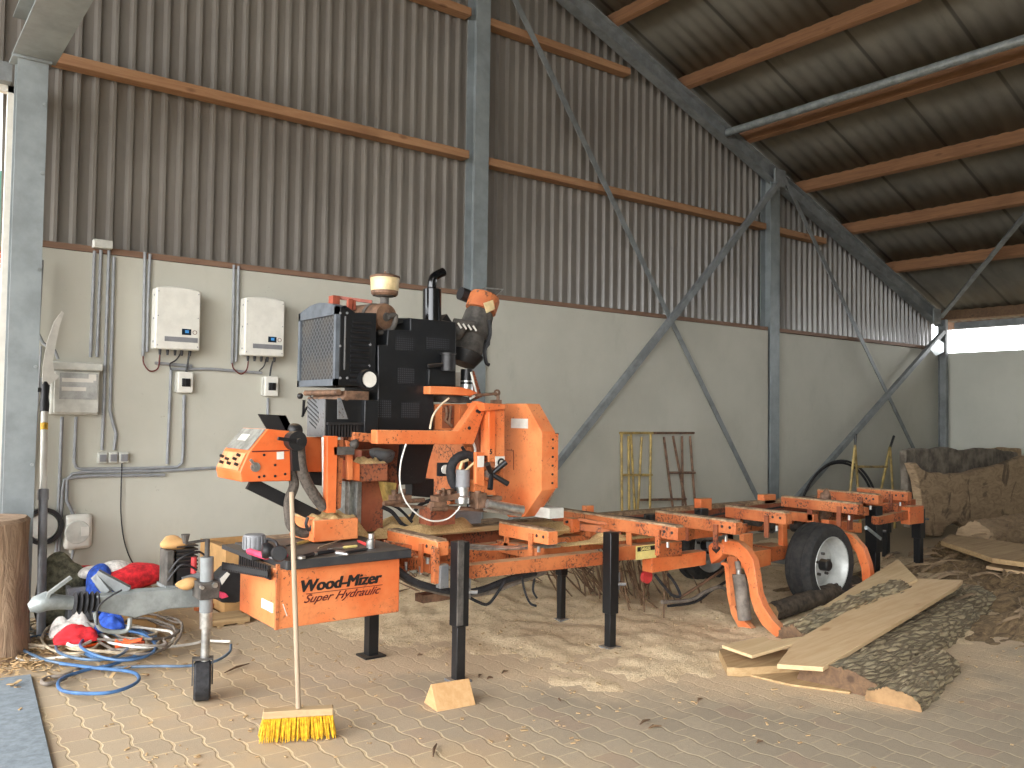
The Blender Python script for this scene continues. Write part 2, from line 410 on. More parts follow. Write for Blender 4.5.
# floor: interlocking pavers with sandy joints and sawdust
t = NT('interlocking_pavers'); s_ = t.sep(); x, y = s_[0], s_[1]
wob = t.mth('MULTIPLY', t.mth('SUBTRACT', t.noise(3, 2), .5), .02)
def pat(sx, sy, amp, per):
    tri = t.mth('ABSOLUTE', t.mth('SUBTRACT', t.mth('FRACT', t.mth('DIVIDE', y, per)), .5))   # 0..0.5
    tri = t.step(tri, .1, .4)
    u = t.mth('DIVIDE', t.mth('ADD', t.mth('ADD', x, wob), t.mth('MULTIPLY', tri, amp)), sx)
    cu = t.mth('FLOOR', u); fu = t.mth('FRACT', u)
    v = t.mth('ADD', t.mth('DIVIDE', t.mth('ADD', y, wob), sy), t.mth('MULTIPLY', t.mth('MODULO', t.mth('ABSOLUTE', cu), 2.0), .5))
    cv = t.mth('FLOOR', v); fv = t.mth('FRACT', v)
    du = t.mth('MULTIPLY', t.mth('MINIMUM', fu, t.mth('SUBTRACT', 1.0, fu)), sx)
    dv = t.mth('MULTIPLY', t.mth('MINIMUM', fv, t.mth('SUBTRACT', 1.0, fv)), sy*1.35)
    wn = t.n('ShaderNodeTexWhiteNoise', noise_dimensions='2D'); t.l(t.comb(cu, cv), wn.inputs['Vector'])
    return t.mth('MINIMUM', du, dv), wn.outputs['Value']
dA, rA = pat(.14, .2, .017, .2)
thr = t.mth('ADD', .0005, t.mth('MULTIPLY', t.noise(14, 5, .7), .015))
joint = t.mth('SUBTRACT', 1.0, t.step(t.mth('DIVIDE', dA, thr), .45, 1.1))
brick = t.mix(rA, '978a76', 'a99a83')
brick = t.mix(t.mth('MULTIPLY', t.step(rA, .8, .95), .6), brick, '957f6d')
brick = t.mix(t.mth('MULTIPLY', t.step(t.noise(30, 5, .7), .4, .75), .35), brick, '857c70')
# orange sandy tint in the left part, by a patchy noise
wear = t.mth('MULTIPLY', t.step(t.noise(1.4, 4), .42, .68), t.mth('SUBTRACT', 1.0, t.step(x, 1.6, 3.4)))
brick = t.mix(t.mth('MULTIPLY', wear, .75), brick, 'bb9c72')
brick = t.mix(t.mth('MULTIPLY', t.mth('SUBTRACT', 1.0, t.step(x, 1.4, 3.2)), .45), brick, 'b49e80')
sand = t.mix(t.noise(25, 4), 'b9a07a', 'd4c09c')
sand = t.mix(t.mth('MULTIPLY', t.step(x, 1.8, 3.2), .75), sand, 'a5977f')
jm = t.mth('MULTIPLY', joint, t.step(t.noise(7, 4), .3, .55))
col = t.mix(jm, brick, sand)
col = t.mix(t.mth('MULTIPLY', joint, t.mth('MULTIPLY', t.mth('SUBTRACT', 1.0, t.step(t.noise(5, 4), .2, .5)), .5)), col, '6e6552')
# sawdust field: border runs from near the jack to the wood pile
edge = t.mth('ADD', t.mth('SUBTRACT', y, t.mth('MAXIMUM', t.mth('SUBTRACT', 7.3, t.mth('MULTIPLY', x, 1.08)), 2.3)), t.mth('MULTIPLY', t.mth('SUBTRACT', t.noise(1.6, 6, .65), .5), 1.6))
saw = t.mth('MULTIPLY', t.step(edge, -.15, .55), t.step(x, 1.7, 2.9))
speck = t.mth('MULTIPLY', t.step(t.noise(42, 5, .75), .6, .68), t.step(t.noise(1.7, 4), .4, .62))
saw2 = t.mth('MAXIMUM', saw, t.mth('MULTIPLY', speck, .85))
fine = t.noise(70, 5, .75)
sdc = t.mix(t.step(fine, .35, .7), 'bda588', 'd8c19e')
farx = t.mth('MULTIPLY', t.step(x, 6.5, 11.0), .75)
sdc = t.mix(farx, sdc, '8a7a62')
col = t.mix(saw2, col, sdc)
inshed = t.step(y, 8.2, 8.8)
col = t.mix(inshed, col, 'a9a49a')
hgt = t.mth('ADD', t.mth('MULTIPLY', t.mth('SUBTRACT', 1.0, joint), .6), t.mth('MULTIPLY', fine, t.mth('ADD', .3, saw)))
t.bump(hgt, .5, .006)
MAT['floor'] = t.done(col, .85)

# ================================================================== SHELL
def ZR(X): return 6.124 - .354*(X-7.07)          # underside of the gable rafter
RIDGE = 3.2; YR = -2.5
def roof_z(X):
    return (ZR(X) if X >= RIDGE else 2*ZR(RIDGE)-ZR(2*RIDGE-X)*0 - ZR(RIDGE) - .354*(RIDGE-X)) + .412
mb = MB(); mb.add([(-25, -25, 0), (40, -25, 0), (40, 30, 0), (-25, 30, 0)], [(0, 1, 2, 3)]); struct('floor', mb, MAT['floor'])

for x0, x1 in ((.90, 5.12), (5.32, 10.26), (10.49, 15.3)):
    mb = MB(); yf = 7.5 if x0 > 10 else 7.45
    mb.box(x0, x1, yf, 7.72, 0, 2.85); struct('wall_back', mb, MAT['concrete'], bevel=.008)
mb = MB(); mb.box(15.3, 15.5, YR, 7.72, 0, 2.8); struct('wall_right', mb, MAT['concrete_r'], bevel=.008)

def cladding(x0, x1, z0f, ztf):
    mb = MB(); P = .137; prof = [(0, 0), (.064, 0), (.084, .038), (.110, .038), (.120, 0)]
    xs = []; k = 0
    while True:
        for px, d in prof:
            X = x0 + k*P + px
            if X > x1: break
            xs.append((X, 7.63 - d))
        if x0 + (k+1)*P > x1: break
        k += 1
    xs = [(x, y+.03) for x, y in xs]; vs = []; fs = []
    for X, Y in xs: vs += [(X, Y, z0f(X)), (X, Y, ztf(X))]
    for i in range(len(xs)-1): fs.append((2*i, 2*i+2, 2*i+3, 2*i+1))
    return mb.add(vs, fs)
ztop = lambda X: roof_z(X) - .04
struct('wall_gable', cladding(-4.5, 5.22, lambda X: 2.85 if X > .84 else 4.14, ztop), MAT['cladding'], ang=20)
struct('wall_gable', cladding(5.22, 10.38, lambda X: 2.85, ztop), MAT['cladding'], ang=20)
struct('wall_gable', cladding(10.38, 15.3, lambda X: 2.85, ztop), MAT['cladding'], ang=20)
# timber ledge on top of the concrete
for i, (x0, x1) in enumerate(((1.05, 5.10), (5.33, 10.24), (10.51, 15.1))):
    mb = MB(); mb.box(x0, x1, 7.44, 7.62, 2.852, 2.90); struct('trim_%d' % (i+1), mb, MAT['ledge'])

# roof courses of corrugated fibre cement
PUR = [A(667-51, 25.8, 7.36).x, A(687.3, 89, 7.36).x, A(748.4, 143.6, 7.36).x, A(805, 193.6, 7.36).x, A(852, 236.6, 7.36).x, A(895.5, 274.5, 7.36).x, A(950, 307, 7.36).x]
UPX = [PUR[0]-1.28*k for k in range(3, 0, -1)]
ALLX = UPX + PUR
def course(xa, xb):
    mb = MB(); L = xb-xa; pitch = .177; ny = int((7.80-YR)/pitch*8)
    y0 = YR; vs = []
    for j in range(ny+1):
        y = y0 + (7.80-YR)*j/ny
        
        w = .009*math.cos(2*PI*y/pitch) + .004*((int((y+9)/1.06)) % 2)
        for k, (xx, dz) in enumerate(((xa, 0.0), (xb+.14, .0))):
            zz = roof_z(xa) + (roof_z(xb)-roof_z(xa))*(xx-xa)/L
            vs.append((xx, y, zz + w + (.028 if k == 0 else -.004)))
    return mb.add(vs, [(2*j, 2*j+1, 2*j+3, 2*j+2) for j in range(ny)])
edges = ALLX + [15.86]
for a, b in zip(edges[:-1], edges[1:]): struct('ceiling', course(a, b), MAT['roof'], ang=60, solid=.007)
# far side of the ridge, out of the picture, keeps the light out of the roof
mb = MB(); xa = ALLX[0]+.1; mb.add([(xa, YR, roof_z(xa)+.06), (xa, 7.80, roof_z(xa)+.06), (-4.5, 7.80, roof_z(xa)-2.2), (-4.5, YR, roof_z(xa)-2.2)], [(0, 1, 2, 3)])
struct('ceiling', mb, MAT['roof'], solid=.01)

ordn = ['topmost', 'second from the top', 'third from the top, just below the galvanised tube', 'fourth from the top', 'fifth from the top', 'sixth from the top', 'lowest, dark one above the bright eaves strip']
for i, X in enumerate(PUR):
    zb = ZR(X) + .212; mb = MB()
    s = V((1, 0, -.354)).normalized(); nn = V((.354, 0, 1)).normalized()
    mb.obox(V((X, (7.6+YR)/2, zb)) + nn*.095, (s, (0, 1, 0), nn), (.036, (7.6-YR)/2, .095))
    solo('roof_purlin', mb, MAT['purlin'] if i < 6 else MAT['darkwood'], 'wooden roof purlin under the corrugated roof, %s' % ordn[i], 'purlin', 'wooden purlins carrying the corrugated roof', bevel=.004)
p = A(729.7, 135, 7.34)
mb = MB(); mb.tube([(p.x+.02, 7.4, p.z+.05), (p.x+.02, YR, p.z+.05)], .052, 14)
solo('roof_tube', mb, MAT['galv'], 'round galvanised tube running beside the third wooden purlin under the roof', 'tube')

mb = MB(); mb.prism([(0.6, YR-.1, 0), (15.5, YR-.1, 0), (15.5, YR-.1, 3.4), (3.2, YR-.1, roof_z(3.2)), (0.6, YR-.1, roof_z(3.2)-.8)], (0, .1, 0)); struct('wall_front_blocker', mb, MAT['concrete_r'])  # unseen wall behind the camera, added to hold back daylight from the front
# steel frame
def rafter_mb():
    mb = MB(); xa, xb = 5.3, 15.15
    for (dz0, dz1, ya, yb) in ((0, .016, 7.36, 7.49), (.196, .212, 7.36, 7.49), (.016, .196, 7.42, 7.43)):
        mb.prism([(xa, ya, ZR(xa)+dz0), (xb, ya, ZR(xb)+dz0), (xb, ya, ZR(xb)+dz1), (xa, ya, ZR(xa)+dz1)], (0, yb-ya, 0))
    return mb
root = thing('steel_rafter', 'long grey steel rafter sloping down along the gable wall to the right corner', 'rafter', (10, 7.23, ZR(10)))
build('beam', rafter_mb(), MAT['galv_dull'], root)
mb = MB()
for X in (10.37, 14.9): mb.box(X-.12, X+.12, 7.33, 7.36, ZR(X)-.05, ZR(X)+.2)
build('joint_plate', mb, MAT['galv_dull'], root)
def hcol(x0, x1, y0, y1, z1, name, label, m, bolts=()):
    r = thing(name, label, 'column', ((x0+x1)/2, (y0+y1)/2, 0), 'steel columns of the shed frame')
    mb = MB(); t = .014; xm = (x0+x1)/2
    mb.box(x0, x1, y0, y0+t, 0, z1); mb.box(x0, x1, y1-t, y1, 0, z1); mb.box(xm-.006, xm+.006, y0+t, y1-t, 0, z1)
    build('profile', mb, m, r)
    mb = MB(); mb.box(x0-.03, x1+.03, y0-.03, y1+.01, 0, .02); build('base_plate', mb, m, r)
    if bolts:
        mb = MB()
        for z in bolts: mb.cyl((x1-.02, y0-.012, z), (x1-.02, y0, z), .012, n=8)
        build('bolt', mb, MAT['galv'], r)
    return r
hcol(5.13, 5.31, 7.42, 7.60, ZR(5.2)+.2, 'steel_column', 'grey steel column behind the sawmill engine, running up out of the picture', MAT['galv_col'])
hcol(10.27, 10.48, 7.42, 7.60, ZR(10.3)+.1, 'steel_column', 'grey steel column reaching up to the sloping rafter', MAT['galv_col'])
corner_col = hcol(15.12, 15.2, 7.30, 7.44, ZR(15.1)+.1, 'steel_column', 'narrow grey steel column in the far right corner of the shed', MAT['galv_dull'])
# left column (wide flange) : stands on the floor behind the tree stump
hcol(.835, 1.03, 6.95, 7.10, 4.10, 'steel_column', 'wide pale grey steel column beside the doorway at the left edge', MAT['galv_col'], (1.2, 1.9, 2.6, 3.3, 3.8))
mb = MB(); mb.box(.80, 1.08, YR, 7.0, 4.12, 4.135); mb.box(.80, 1.08, YR, 7.0, 4.40, 4.415); mb.box(.93, .95, YR, 7.0, 4.135, 4.40)
mb.box(.80, 1.05, 6.93, 7.12, 4.10, 4.119)
solo('steel_beam', mb, MAT['galv_col'], 'wide pale steel beam coming forward from the top of the left column', 'beam')
# lintel and doorway at the left
mb = MB(); mb.box(-4.5, .83, 7.2, 7.5, 4.0, 4.14); struct('trim_4', mb, MAT['galv_dull'])
mb = MB(); mb.box(.82, .86, 7.3, 7.36, 0, 4.0); mb.box(-2.8, -2.74, 7.3, 7.36, 0, 4.0); mb.box(-2.8, .86, 7.3, 7.36, 3.95, 4.0)
struct('door_1', mb, MAT['white_pl'])
# girts
def girt(x0, x1, z, label):
    mb = MB(); mb.box(x0, x1, 7.48, 7.615, z, z+.085)
    solo('wall_girt', mb, MAT['girt'], label, 'girt', 'wooden girts across the ribbed gable wall', bevel=.004)
girt(1.10, 5.10, 4.325, 'long wooden girt left of the engine column, on the ribbed wall above the white inverters')
girt(5.33, 10.25, 4.305, 'wooden girt between the two tall columns, lower one of that bay, crossed by both braces')
girt(10.5, 11.75, 4.295, 'short wooden girt right of the far column, ending under the rafter')
girt(1.5, 5.10, 5.87, 'wooden girt at the very top of the picture, left of the engine column')
girt(5.33, 7.5, 5.84, 'wooden girt right of the engine column, upper one, ending at the rafter')
# braces
def brace(p, q, label, w=.075):
    p, q = V(p), V(q); mb = MB(); d = (q-p).normalized(); sd = V((0, 1, 0)); u = sd.cross(d).normalized()
    L = (q-p).length
    mb.obox((p+q)/2, (d, u, sd), (L/2, w/2, .004)); mb.obox((p+q)/2 + sd*.03 - u*(w/2), (d, u, sd), (L/2, .004, .03))
    solo('diagonal_brace', mb, MAT['galv_dull'], label, 'brace', 'diagonal steel braces of the shed frame')
def ext(x0, y0, x1, y1, Y, X0=None, X1=None):
    p, q = A(x0, y0, Y), A(x1, y1, Y); d = q-p
    a = p + d*((X0-p.x)/d.x) if X0 is not None else p; b = p + d*((X1-p.x)/d.x) if X1 is not None else q
    return a, b
a, b = ext(515, 0, 757, 497, 7.34, 5.3, 10.2); brace(a, b, 'thin steel brace falling from the engine column down to the foot of the next column')
a, b = ext(557, 465, 765, 195, 7.30, 5.35, 10.3); b.z = min(b.z, ZR(10.3)-.05); brace(a, b, 'steel brace rising behind the blade guard up to the column below the rafter')
a, b = ext(790, 190, 912, 445, 7.34, 10.4, 14.9); brace(a, b, 'steel brace in the far bay, falling to the right towards the old slabs')
a, b = ext(800, 497, 942, 335, 7.30, 10.5, 15.1); brace(a, b, 'steel brace in the far bay, rising to the right corner under the eaves')
mb = MB(); a = A(941, 318, 7.3); d_ = ray(1024, 215); k_ = (ZR(0)+.1-H)/(d_.z+.354*d_.x); b = CAM + d_*k_; b2 = a + (b-a)*2.3; b2.z = min(b2.z, ZR(b2.x)+.1)
mb.beam(a, b2, .07, .012); mb.beam(a + V((0, 0, .03)), b2 + V((0, 0, .03)), .008, .06)
solo('roof_brace', mb, MAT['galv_dull'], 'thin steel brace in the roof rising from the right corner column', 'brace', 'diagonal steel braces of the shed frame')
# eaves at the right: gutter beam, fascia, open strip of daylight
mb = MB(); mb.box(15.12, 15.24, YR, 7.15, 3.20, 3.30); mb.box(15.12, 15.2, YR, 7.15, 3.30, 3.31)
solo('eaves_beam', mb, MAT['galv_dull'], 'horizontal galvanised eaves beam above the bright strip at the right', 'beam')
mb = MB(); mb.box(15.9, 15.94, YR, 7.7, 3.27, 3.46); struct('trim_5', mb, MAT['ledge'])

# outside behind the doorway
mb = MB(); mb.box(-6, 4, 14, 14.3, 0, A(4, 250, 14).z)
r = thing('neighbouring_building', 'red brick and green clad building seen outside through the left doorway', 'building', (-1, 14.1, 0))
build('brick_wall', mb, MAT['brick'], r)
mb = MB(); z0 = A(4, 250, 14).z; z1 = A(4, 172, 14).z
for k in range(50): mb.box(-6+k*.2, -6+k*.2+.17, 13.96, 14.2, z0+.03, z1)
mb.box(-6, 4, 14.0, 14.2, z0+.03, z1-.02); build('green_cladding', mb, MAT['greenpanel'], r)
mb = MB(); mb.box(-6, 4, 13.9, 14.2, z0-.02, z0+.04); build('sill', mb, MAT['darkwood'], r)

# light: overcast sky through the open front, the doorway and the eaves strip
W = bpy.data.worlds.new('sky'); C.world = W; W.use_nodes = True; wt = W.node_tree; wt.nodes.clear()
wo = wt.nodes.new('ShaderNodeOutputWorld'); bg = wt.nodes.new('ShaderNodeBackground'); wt.links.new(bg.outputs[0], wo.inputs[0])
tc = wt.nodes.new('ShaderNodeTexCoord'); sp_ = wt.nodes.new('ShaderNodeSeparateXYZ'); wt.links.new(tc.outputs['Generated'], sp_.inputs[0])
rp = wt.nodes.new('ShaderNodeValToRGB'); wt.links.new(sp_.outputs[2], rp.inputs[0])
rp.color_ramp.elements[0].position = 0.0; rp.color_ramp.elements[0].color = (.95, .97, 1, 1)
rp.color_ramp.elements[1].position = .6; rp.color_ramp.elements[1].color = (1.0, 1.0, 1.0, 1)
wt.links.new(rp.outputs[0], bg.inputs[0]); 
# the cloud cover is brightest low on the left, where the sun stands behind it
dt = wt.nodes.new('ShaderNodeVectorMath'); dt.operation = 'DOT_PRODUCT'; wt.links.new(tc.outputs['Generated'], dt.inputs[0])
dt.inputs[1].default_value = V((-.9, -.34, .2)).normalized()
mr = wt.nodes.new('ShaderNodeMapRange'); mr.interpolation_type = 'SMOOTHSTEP'; wt.links.new(dt.outputs['Value'], mr.inputs[0])
mr.inputs[1].default_value = .45; mr.inputs[2].default_value = 1.0; mr.inputs[3].default_value = 1.7; mr.inputs[4].default_value = 9.5
dt2 = wt.nodes.new('ShaderNodeVectorMath'); dt2.operation = 'DOT_PRODUCT'; wt.links.new(tc.outputs['Generated'], dt2.inputs[0])
dt2.inputs[1].default_value = V((.9, -.1, .35)).normalized()
mr2 = wt.nodes.new('ShaderNodeMapRange'); mr2.interpolation_type = 'SMOOTHSTEP'; wt.links.new(dt2.outputs['Value'], mr2.inputs[0])
mr2.inputs[1].default_value = .5; mr2.inputs[2].default_value = 1.0; mr2.inputs[3].default_value = 0; mr2.inputs[4].default_value = 9.0
ad = wt.nodes.new('ShaderNodeMath'); ad.operation = 'ADD'; wt.links.new(mr.outputs[0], ad.inputs[0]); wt.links.new(mr2.outputs[0], ad.inputs[1])
wt.links.new(ad.outputs[0], bg.inputs[1])
C.view_settings.view_transform = 'Standard'; C.view_settings.look = 'None'; C.view_settings.gamma = 1
C.view_settings.use_curve_mapping = False; C.view_settings.exposure = 0.42

# ================================================================== THINGS ON THE BACK WALL
def W_(x, y, off=.02): return A(x, y, 7.5-off)
def inverter(X0, Z0, label):
    w, h, yb, yf = .36, .50, 7.448, 7.27
    r = thing('inverter', label, 'inverter', (X0+w/2, yb, Z0), 'white solar inverters on the wall')
    top = [(X0+w*i/10, h + .018*(1-((i-5)/5)**2)) for i in range(11)]
    mb = MB(); mb.prism([(X0, yf, Z0)] + [(x, yf, Z0+z) for x, z in top] + [(X0+w, yf, Z0)], (0, .13, 0))
    build('housing', mb, MAT['white_pl'], r, bevel=.012)
    mb = MB(); mb.box(X0+.02, X0+w-.02, yf+.13, yb, Z0+.02, Z0+h-.02); build('heat_sink', mb, MAT['grey_pl'], r)
    mb = MB()
    for zz in (.06, .25, .44): mb.cyl((X0-.004, yf+.05, Z0+zz), (X0, yf+.05, Z0+zz), .008, n=8)
    for xx in (.02, w-.02):
        for zz in (.03, .27, .47): mb.cyl((X0+xx, yf-.002, Z0+zz), (X0+xx, yf+.002, Z0+zz), .005, n=8)
    build('screws', mb, MAT['mid_pl'], r)
    mb = MB(); mb.box(X0+.075, X0+w-.02, yf-.003, yf+.002, Z0+.065, Z0+.105); build('grey_stripe', mb, MAT['mid_pl'], r)
    mb = MB(); mb.box(X0+.21, X0+.285, yf-.004, yf+.002, Z0+.125, Z0+.175); d = build('display', mb, MAT['screen'], r)
    mb = MB(); mb.box(X0+.235, X0+.265, yf-.005, yf, Z0+.142, Z0+.165); build('lit_segment', mb, MAT['bluetxt'], d)
    mb = MB(); mb.lathe([(.014, 0), (.018, 0), (.018, .003), (.014, .003), (.014, 0)], (X0+.315, yf-.002, Z0+.15), (0, 1, 0), 16); build('button', mb, MAT['redink'], r)
    for k, xx in enumerate((.06, .12, .18, .235, .30)):
        mb = MB(); mb.cyl((X0+xx, yf+.07, Z0), (X0+xx, yf+.07, Z0-.045), .013, .009, 10); build('cable_gland', mb, MAT['dark'], r)
    return r
inverter(1.905, 2.10, 'white solar inverter, left one of two, nearer the fuse box')
inverter(2.642, 2.085, 'white solar inverter, right one of two, above the tilted black lid')
def isolator(cx, cy_, label):
    p = W_(cx, cy_, .04); r = thing('isolator_switch', label, 'switch', (p.x, 7.49, p.z-.09), 'isolator switches under the inverters')
    mb = MB(); mb.box(p.x-.062, p.x+.062, 7.38, 7.449, p.z-.088, p.z+.088); build('housing', mb, MAT['white_pl'], r, bevel=.008)
    mb = MB(); mb.box(p.x-.075, p.x-.062, 7.40, 7.449, p.z-.08, p.z+.08); build('side_cover', mb, MAT['grey_pl'], r)
    mb = MB(); mb.box(p.x-.034, p.x+.034, 7.365, 7.38, p.z-.036, p.z+.032); k = build('knob_plate', mb, MAT['dark'], r, bevel=.004)
    mb = MB(); mb.box(p.x-.01, p.x+.012, 7.345, 7.365, p.z-.03, p.z+.026); build('turn_knob', mb, MAT['black'], k)
isolator(183, 382.5, 'small white isolator switch with black knob below the left inverter')
isolator(268.5, 386.5, 'small white isolator switch with black knob below the right inverter')
# fuse box
a = W_(52, 369, .14); b = W_(99, 415, .14); x0, x1, z0, z1 = a.x, b.x, b.z, a.z+.06
r = thing('fuse_box', 'light grey fuse box with clear window at the left end of the wall', 'fuse box', ((x0+x1)/2, 7.49, z0))
mb = MB(); mb.box(x0, x1, 7.38, 7.495, z0, z1); build('housing', mb, MAT['grey_pl'], r, bevel=.01)
mb = MB(); mb.box(x0-.02, x1+.015, 7.33, 7.40, z1-.065, z1); build('top_lip', mb, MAT['grey_pl'], r, bevel=.01)
mb = MB(); mb.box(x0+.02, x1-.005, 7.36, 7.38, z0+.015, z1-.07); lid = build('lid', mb, MAT['grey_pl'], r, bevel=.006)
mb = MB(); mb.box(x0+.055, x1-.02, 7.352, 7.362, z0+.12, z1-.085); build('window_pane', mb, MAT['winframe'], lid)
mb = MB(); mb.box(x0+.07, x1-.05, 7.348, 7.353, z1-.155, z1-.125); mb.box(x0+.07, x1-.10, 7.348, 7.353, z0+.185, z0+.215); build('breaker_row', mb, MAT['label'], lid)
mb = MB(); mb.box(x1-.085, x1-.03, 7.347, 7.352, z1-.14, z1-.09); build('sticker', mb, MAT['label'], lid)
# three sockets in a row
p = W_(96, 463, .05); q = W_(128, 452, .05)
r = thing('socket_row', 'row of three grey wall sockets under the fuse box cables', 'socket', ((p.x+q.x)/2, 7.49, p.z))
w = (q.x-p.x)/3
for k in range(3):
    mb = MB(); mb.box(p.x+k*w+.003, p.x+(k+1)*w-.003, 7.40, 7.449, p.z, q.z); s = build('socket', mb, MAT['grey_pl'], r, bevel=.006)
    mb = MB(); mb.box(p.x+k*w+.015, p.x+(k+1)*w-.012, 7.39, 7.401, p.z+.012, q.z-.015); build('flap', mb, MAT['mid_pl'], s, bevel=.004)
# rounded junction box
p = W_(77, 531, .06); r = thing('junction_box', 'white rounded junction box low on the wall at the left', 'junction box', (p.x, 7.49, p.z-.14))
mb = MB(); mb.box(p.x-.10, p.x+.10, 7.37, 7.449, p.z-.135, p.z+.135); build('housing', mb, MAT['white_pl'], r, bevel=.03)
mb = MB(); mb.lathe([(.0, 0), (.085, 0), (.092, .012)], (p.x-.01, 7.36, p.z), (0, 1, 0), 28); build('round_lid', mb, MAT['grey_pl'], r)
mb = MB(); mb.box(p.x+.015, p.x+.07, 7.352, 7.361, p.z-.03, p.z+.04); build('sticker', mb, MAT['label'], r)
for s in (-1, 1):
    mb = MB(); mb.cyl((p.x-.03, 7.45, p.z+.135*s), (p.x-.03, 7.45, p.z+.17*s), .022, n=12); build('cable_gland', mb, MAT['white_pl'], r)
# round cover with black rim
p = W_(42.5, 526, .08); r = thing('round_cover', 'round grey disc with a black rim hanging low on the wall behind the pole saw', 'cover', (p.x, 7.49, p.z-.14))
mb = MB(); mb.lathe([(0, 0), (.10, .01), (.112, .03)], (p.x, 7.38, p.z), (0, 1, 0), 28); build('disc', mb, MAT['grey_pl'], r)
mb = MB(); mb.lathe([(.112, 0), (.14, 0), (.14, .07), (.112, .07), (.112, 0)], (p.x, 7.37, p.z), (0, 1, 0), 28); build('rim', mb, MAT['dark'], r)

# conduits: grey pipes clipped to the wall
def conduit(pts, label, r=.0125, off=.02, m='conduit', name='conduit', cat='conduit', grp='grey conduits clipped to the back wall', soft=False):
    P = [W_(x, y, off+.05) for x, y in pts]
    if soft: P = smooth(P, 6)
    mb = MB(); mb.tube(P, r, 8)
    o = solo(name, mb, MAT[m], label, cat, grp)
    return o
def clips(lst, off=.018):
    pass
conduit([(94.5, 251), (90.5, 357)], 'grey conduit coming straight down onto the fuse box, left one of that pair')
conduit([(101, 250), (97, 357)], 'grey conduit coming straight down onto the fuse box, right one of that pair')
conduit([(109, 250), (104, 400), (102, 450)], 'long straight grey conduit running down to the first wall socket')
conduit([(114, 257), (110, 410), (113, 424), (116, 433), (114, 450)], 'long grey conduit with a bend near the bottom above the sockets')
conduit([(145, 252), (144, 300), (143, 356)], 'grey conduit left of the left inverter, left one of that pair')
conduit([(150, 254), (148, 300), (147, 352)], 'grey conduit left of the left inverter, right one of that pair')
conduit([(234, 265), (233, 320), (232, 364)], 'grey conduit left of the right inverter, left one of that pair')
conduit([(238.5, 266), (237.5, 320), (236, 362)], 'grey conduit left of the right inverter, right one of that pair')
conduit([(155, 363), (192, 366)], 'short horizontal grey conduit just under the left inverter')
conduit([(170, 369), (210, 369), (262, 373)], 'horizontal grey conduit running between the two isolator switches')
conduit([(171, 370), (169, 420), (167, 464)], 'vertical grey conduit left of the left isolator switch')
conduit([(184, 395), (183, 455), (182, 463), (177, 467), (150, 468), (80, 469), (76, 467), (74, 462), (76, 417)], 'grey conduit from below the left isolator, turning along the wall to the fuse box')
conduit([(268, 398), (267.5, 416)], 'short grey conduit below the right isolator switch')
conduit([(220, 467.5), (160, 471), (84, 472), (72, 474), (67, 480), (66.5, 500), (74, 516)], 'grey conduit bending down to the white junction box')
conduit([(165, 475), (90, 476), (76, 477), (64, 480), (62.5, 490), (60, 530), (57, 585)], 'lowest grey conduit, turning down to the floor left of the junction box')
conduit([(62, 417), (60, 470), (57, 540), (53, 588)], 'grey conduit dropping from the fuse box to the floor')
conduit([(42, 260), (38, 333), (43, 343), (55, 351), (58, 359)], 'grey conduit along the edge of the left column, bending into the fuse box', off=.10)
conduit([(41, 346), (36, 430), (29.5, 515)], 'thin grey conduit down the wall beside the left column', r=.008)
mb = MB(); p = W_(101, 247, .05); mb.box(p.x-.07, p.x+.07, 7.36, 7.44, p.z-.02, p.z+.045)
solo('outlet_box', mb, MAT['grey_pl'], 'small white outlet box on the timber ledge above the fuse box', 'outlet box', bevel=.005)
G2 = 'thin cables hanging on the back wall'
conduit([(122, 463), (121, 492), (121, 515), (124, 540), (131, 560), (142, 574)], 'thin black cable hanging from the wall sockets to the floor', .005, .03, 'dark', 'cable', 'cable', G2, True)
conduit([(143, 356), (144, 364), (150, 371), (158, 368), (160, 353)], 'red and black cable loop from conduit to the left inverter', .006, .04, 'redink', 'cable', 'cable', G2, True)
conduit([(232, 363), (234, 369), (241, 374), (247, 369), (248.5, 358)], 'red and black cable loop from conduit to the right inverter', .006, .04, 'redink', 'cable', 'cable', G2, True)
conduit([(181, 353), (176, 360), (170, 364), (171, 370)], 'black cable curling under the left inverter', .006, .05, 'dark', 'cable', 'cable', G2, True)
conduit([(189, 353), (188, 362), (186, 372)], 'black cable from the left inverter to its isolator', .008, .05, 'dark', 'cable', 'cable', G2, True)
conduit([(266, 359), (264, 366), (259, 371)], 'black cable curling under the right inverter', .006, .05, 'dark', 'cable', 'cable', G2, True)
conduit([(273, 361), (271, 368), (270, 376)], 'black cable from the right inverter to its isolator', .008, .05, 'dark', 'cable', 'cable', G2, True)
conduit([(73, 550), (71, 560), (62, 568), (57, 578)], 'grey cable leaving the bottom of the junction box', .010, .04, 'conduit', 'cable', 'cable', G2, True)

# ================================================================== LEFT SIDE CLUTTER
# pole saw leaning on the wall
bot = G(41, 637, 0.0); top = A(45, 378, 7.32)
r = thing('pole_saw', 'pruning saw on a long white and grey pole leaning against the wall', 'pole saw', bot)
def on(t): return bot + (top-bot)*t
def tpx(y):                      # parameter for an image row
    best = min(range(101), key=lambda i: abs((lambda p: 384 - FPX*((p-CAM).dot(UP))/((p-CAM).dot(FW)))(on(i/100)) - y)); return best/100
t1, t2 = tpx(492), tpx(412)
mb = MB(); mb.tube([on(0), on(t1)], .030, 14); mb.tube([on(t1-.03), on(t1+.01)], .037, 14); build('lower_tube', mb, MAT['mid_pl'], r)
mb = MB(); mb.tube([on(t1), on(t2)], .024, 14); build('upper_tube', mb, MAT['white_pl'], r)
mb = MB(); ty = tpx(426); mb.tube([on(ty-.014), on(ty+.014)], .0255, 14); build('yellow_label', mb, MAT['bristle'], r)
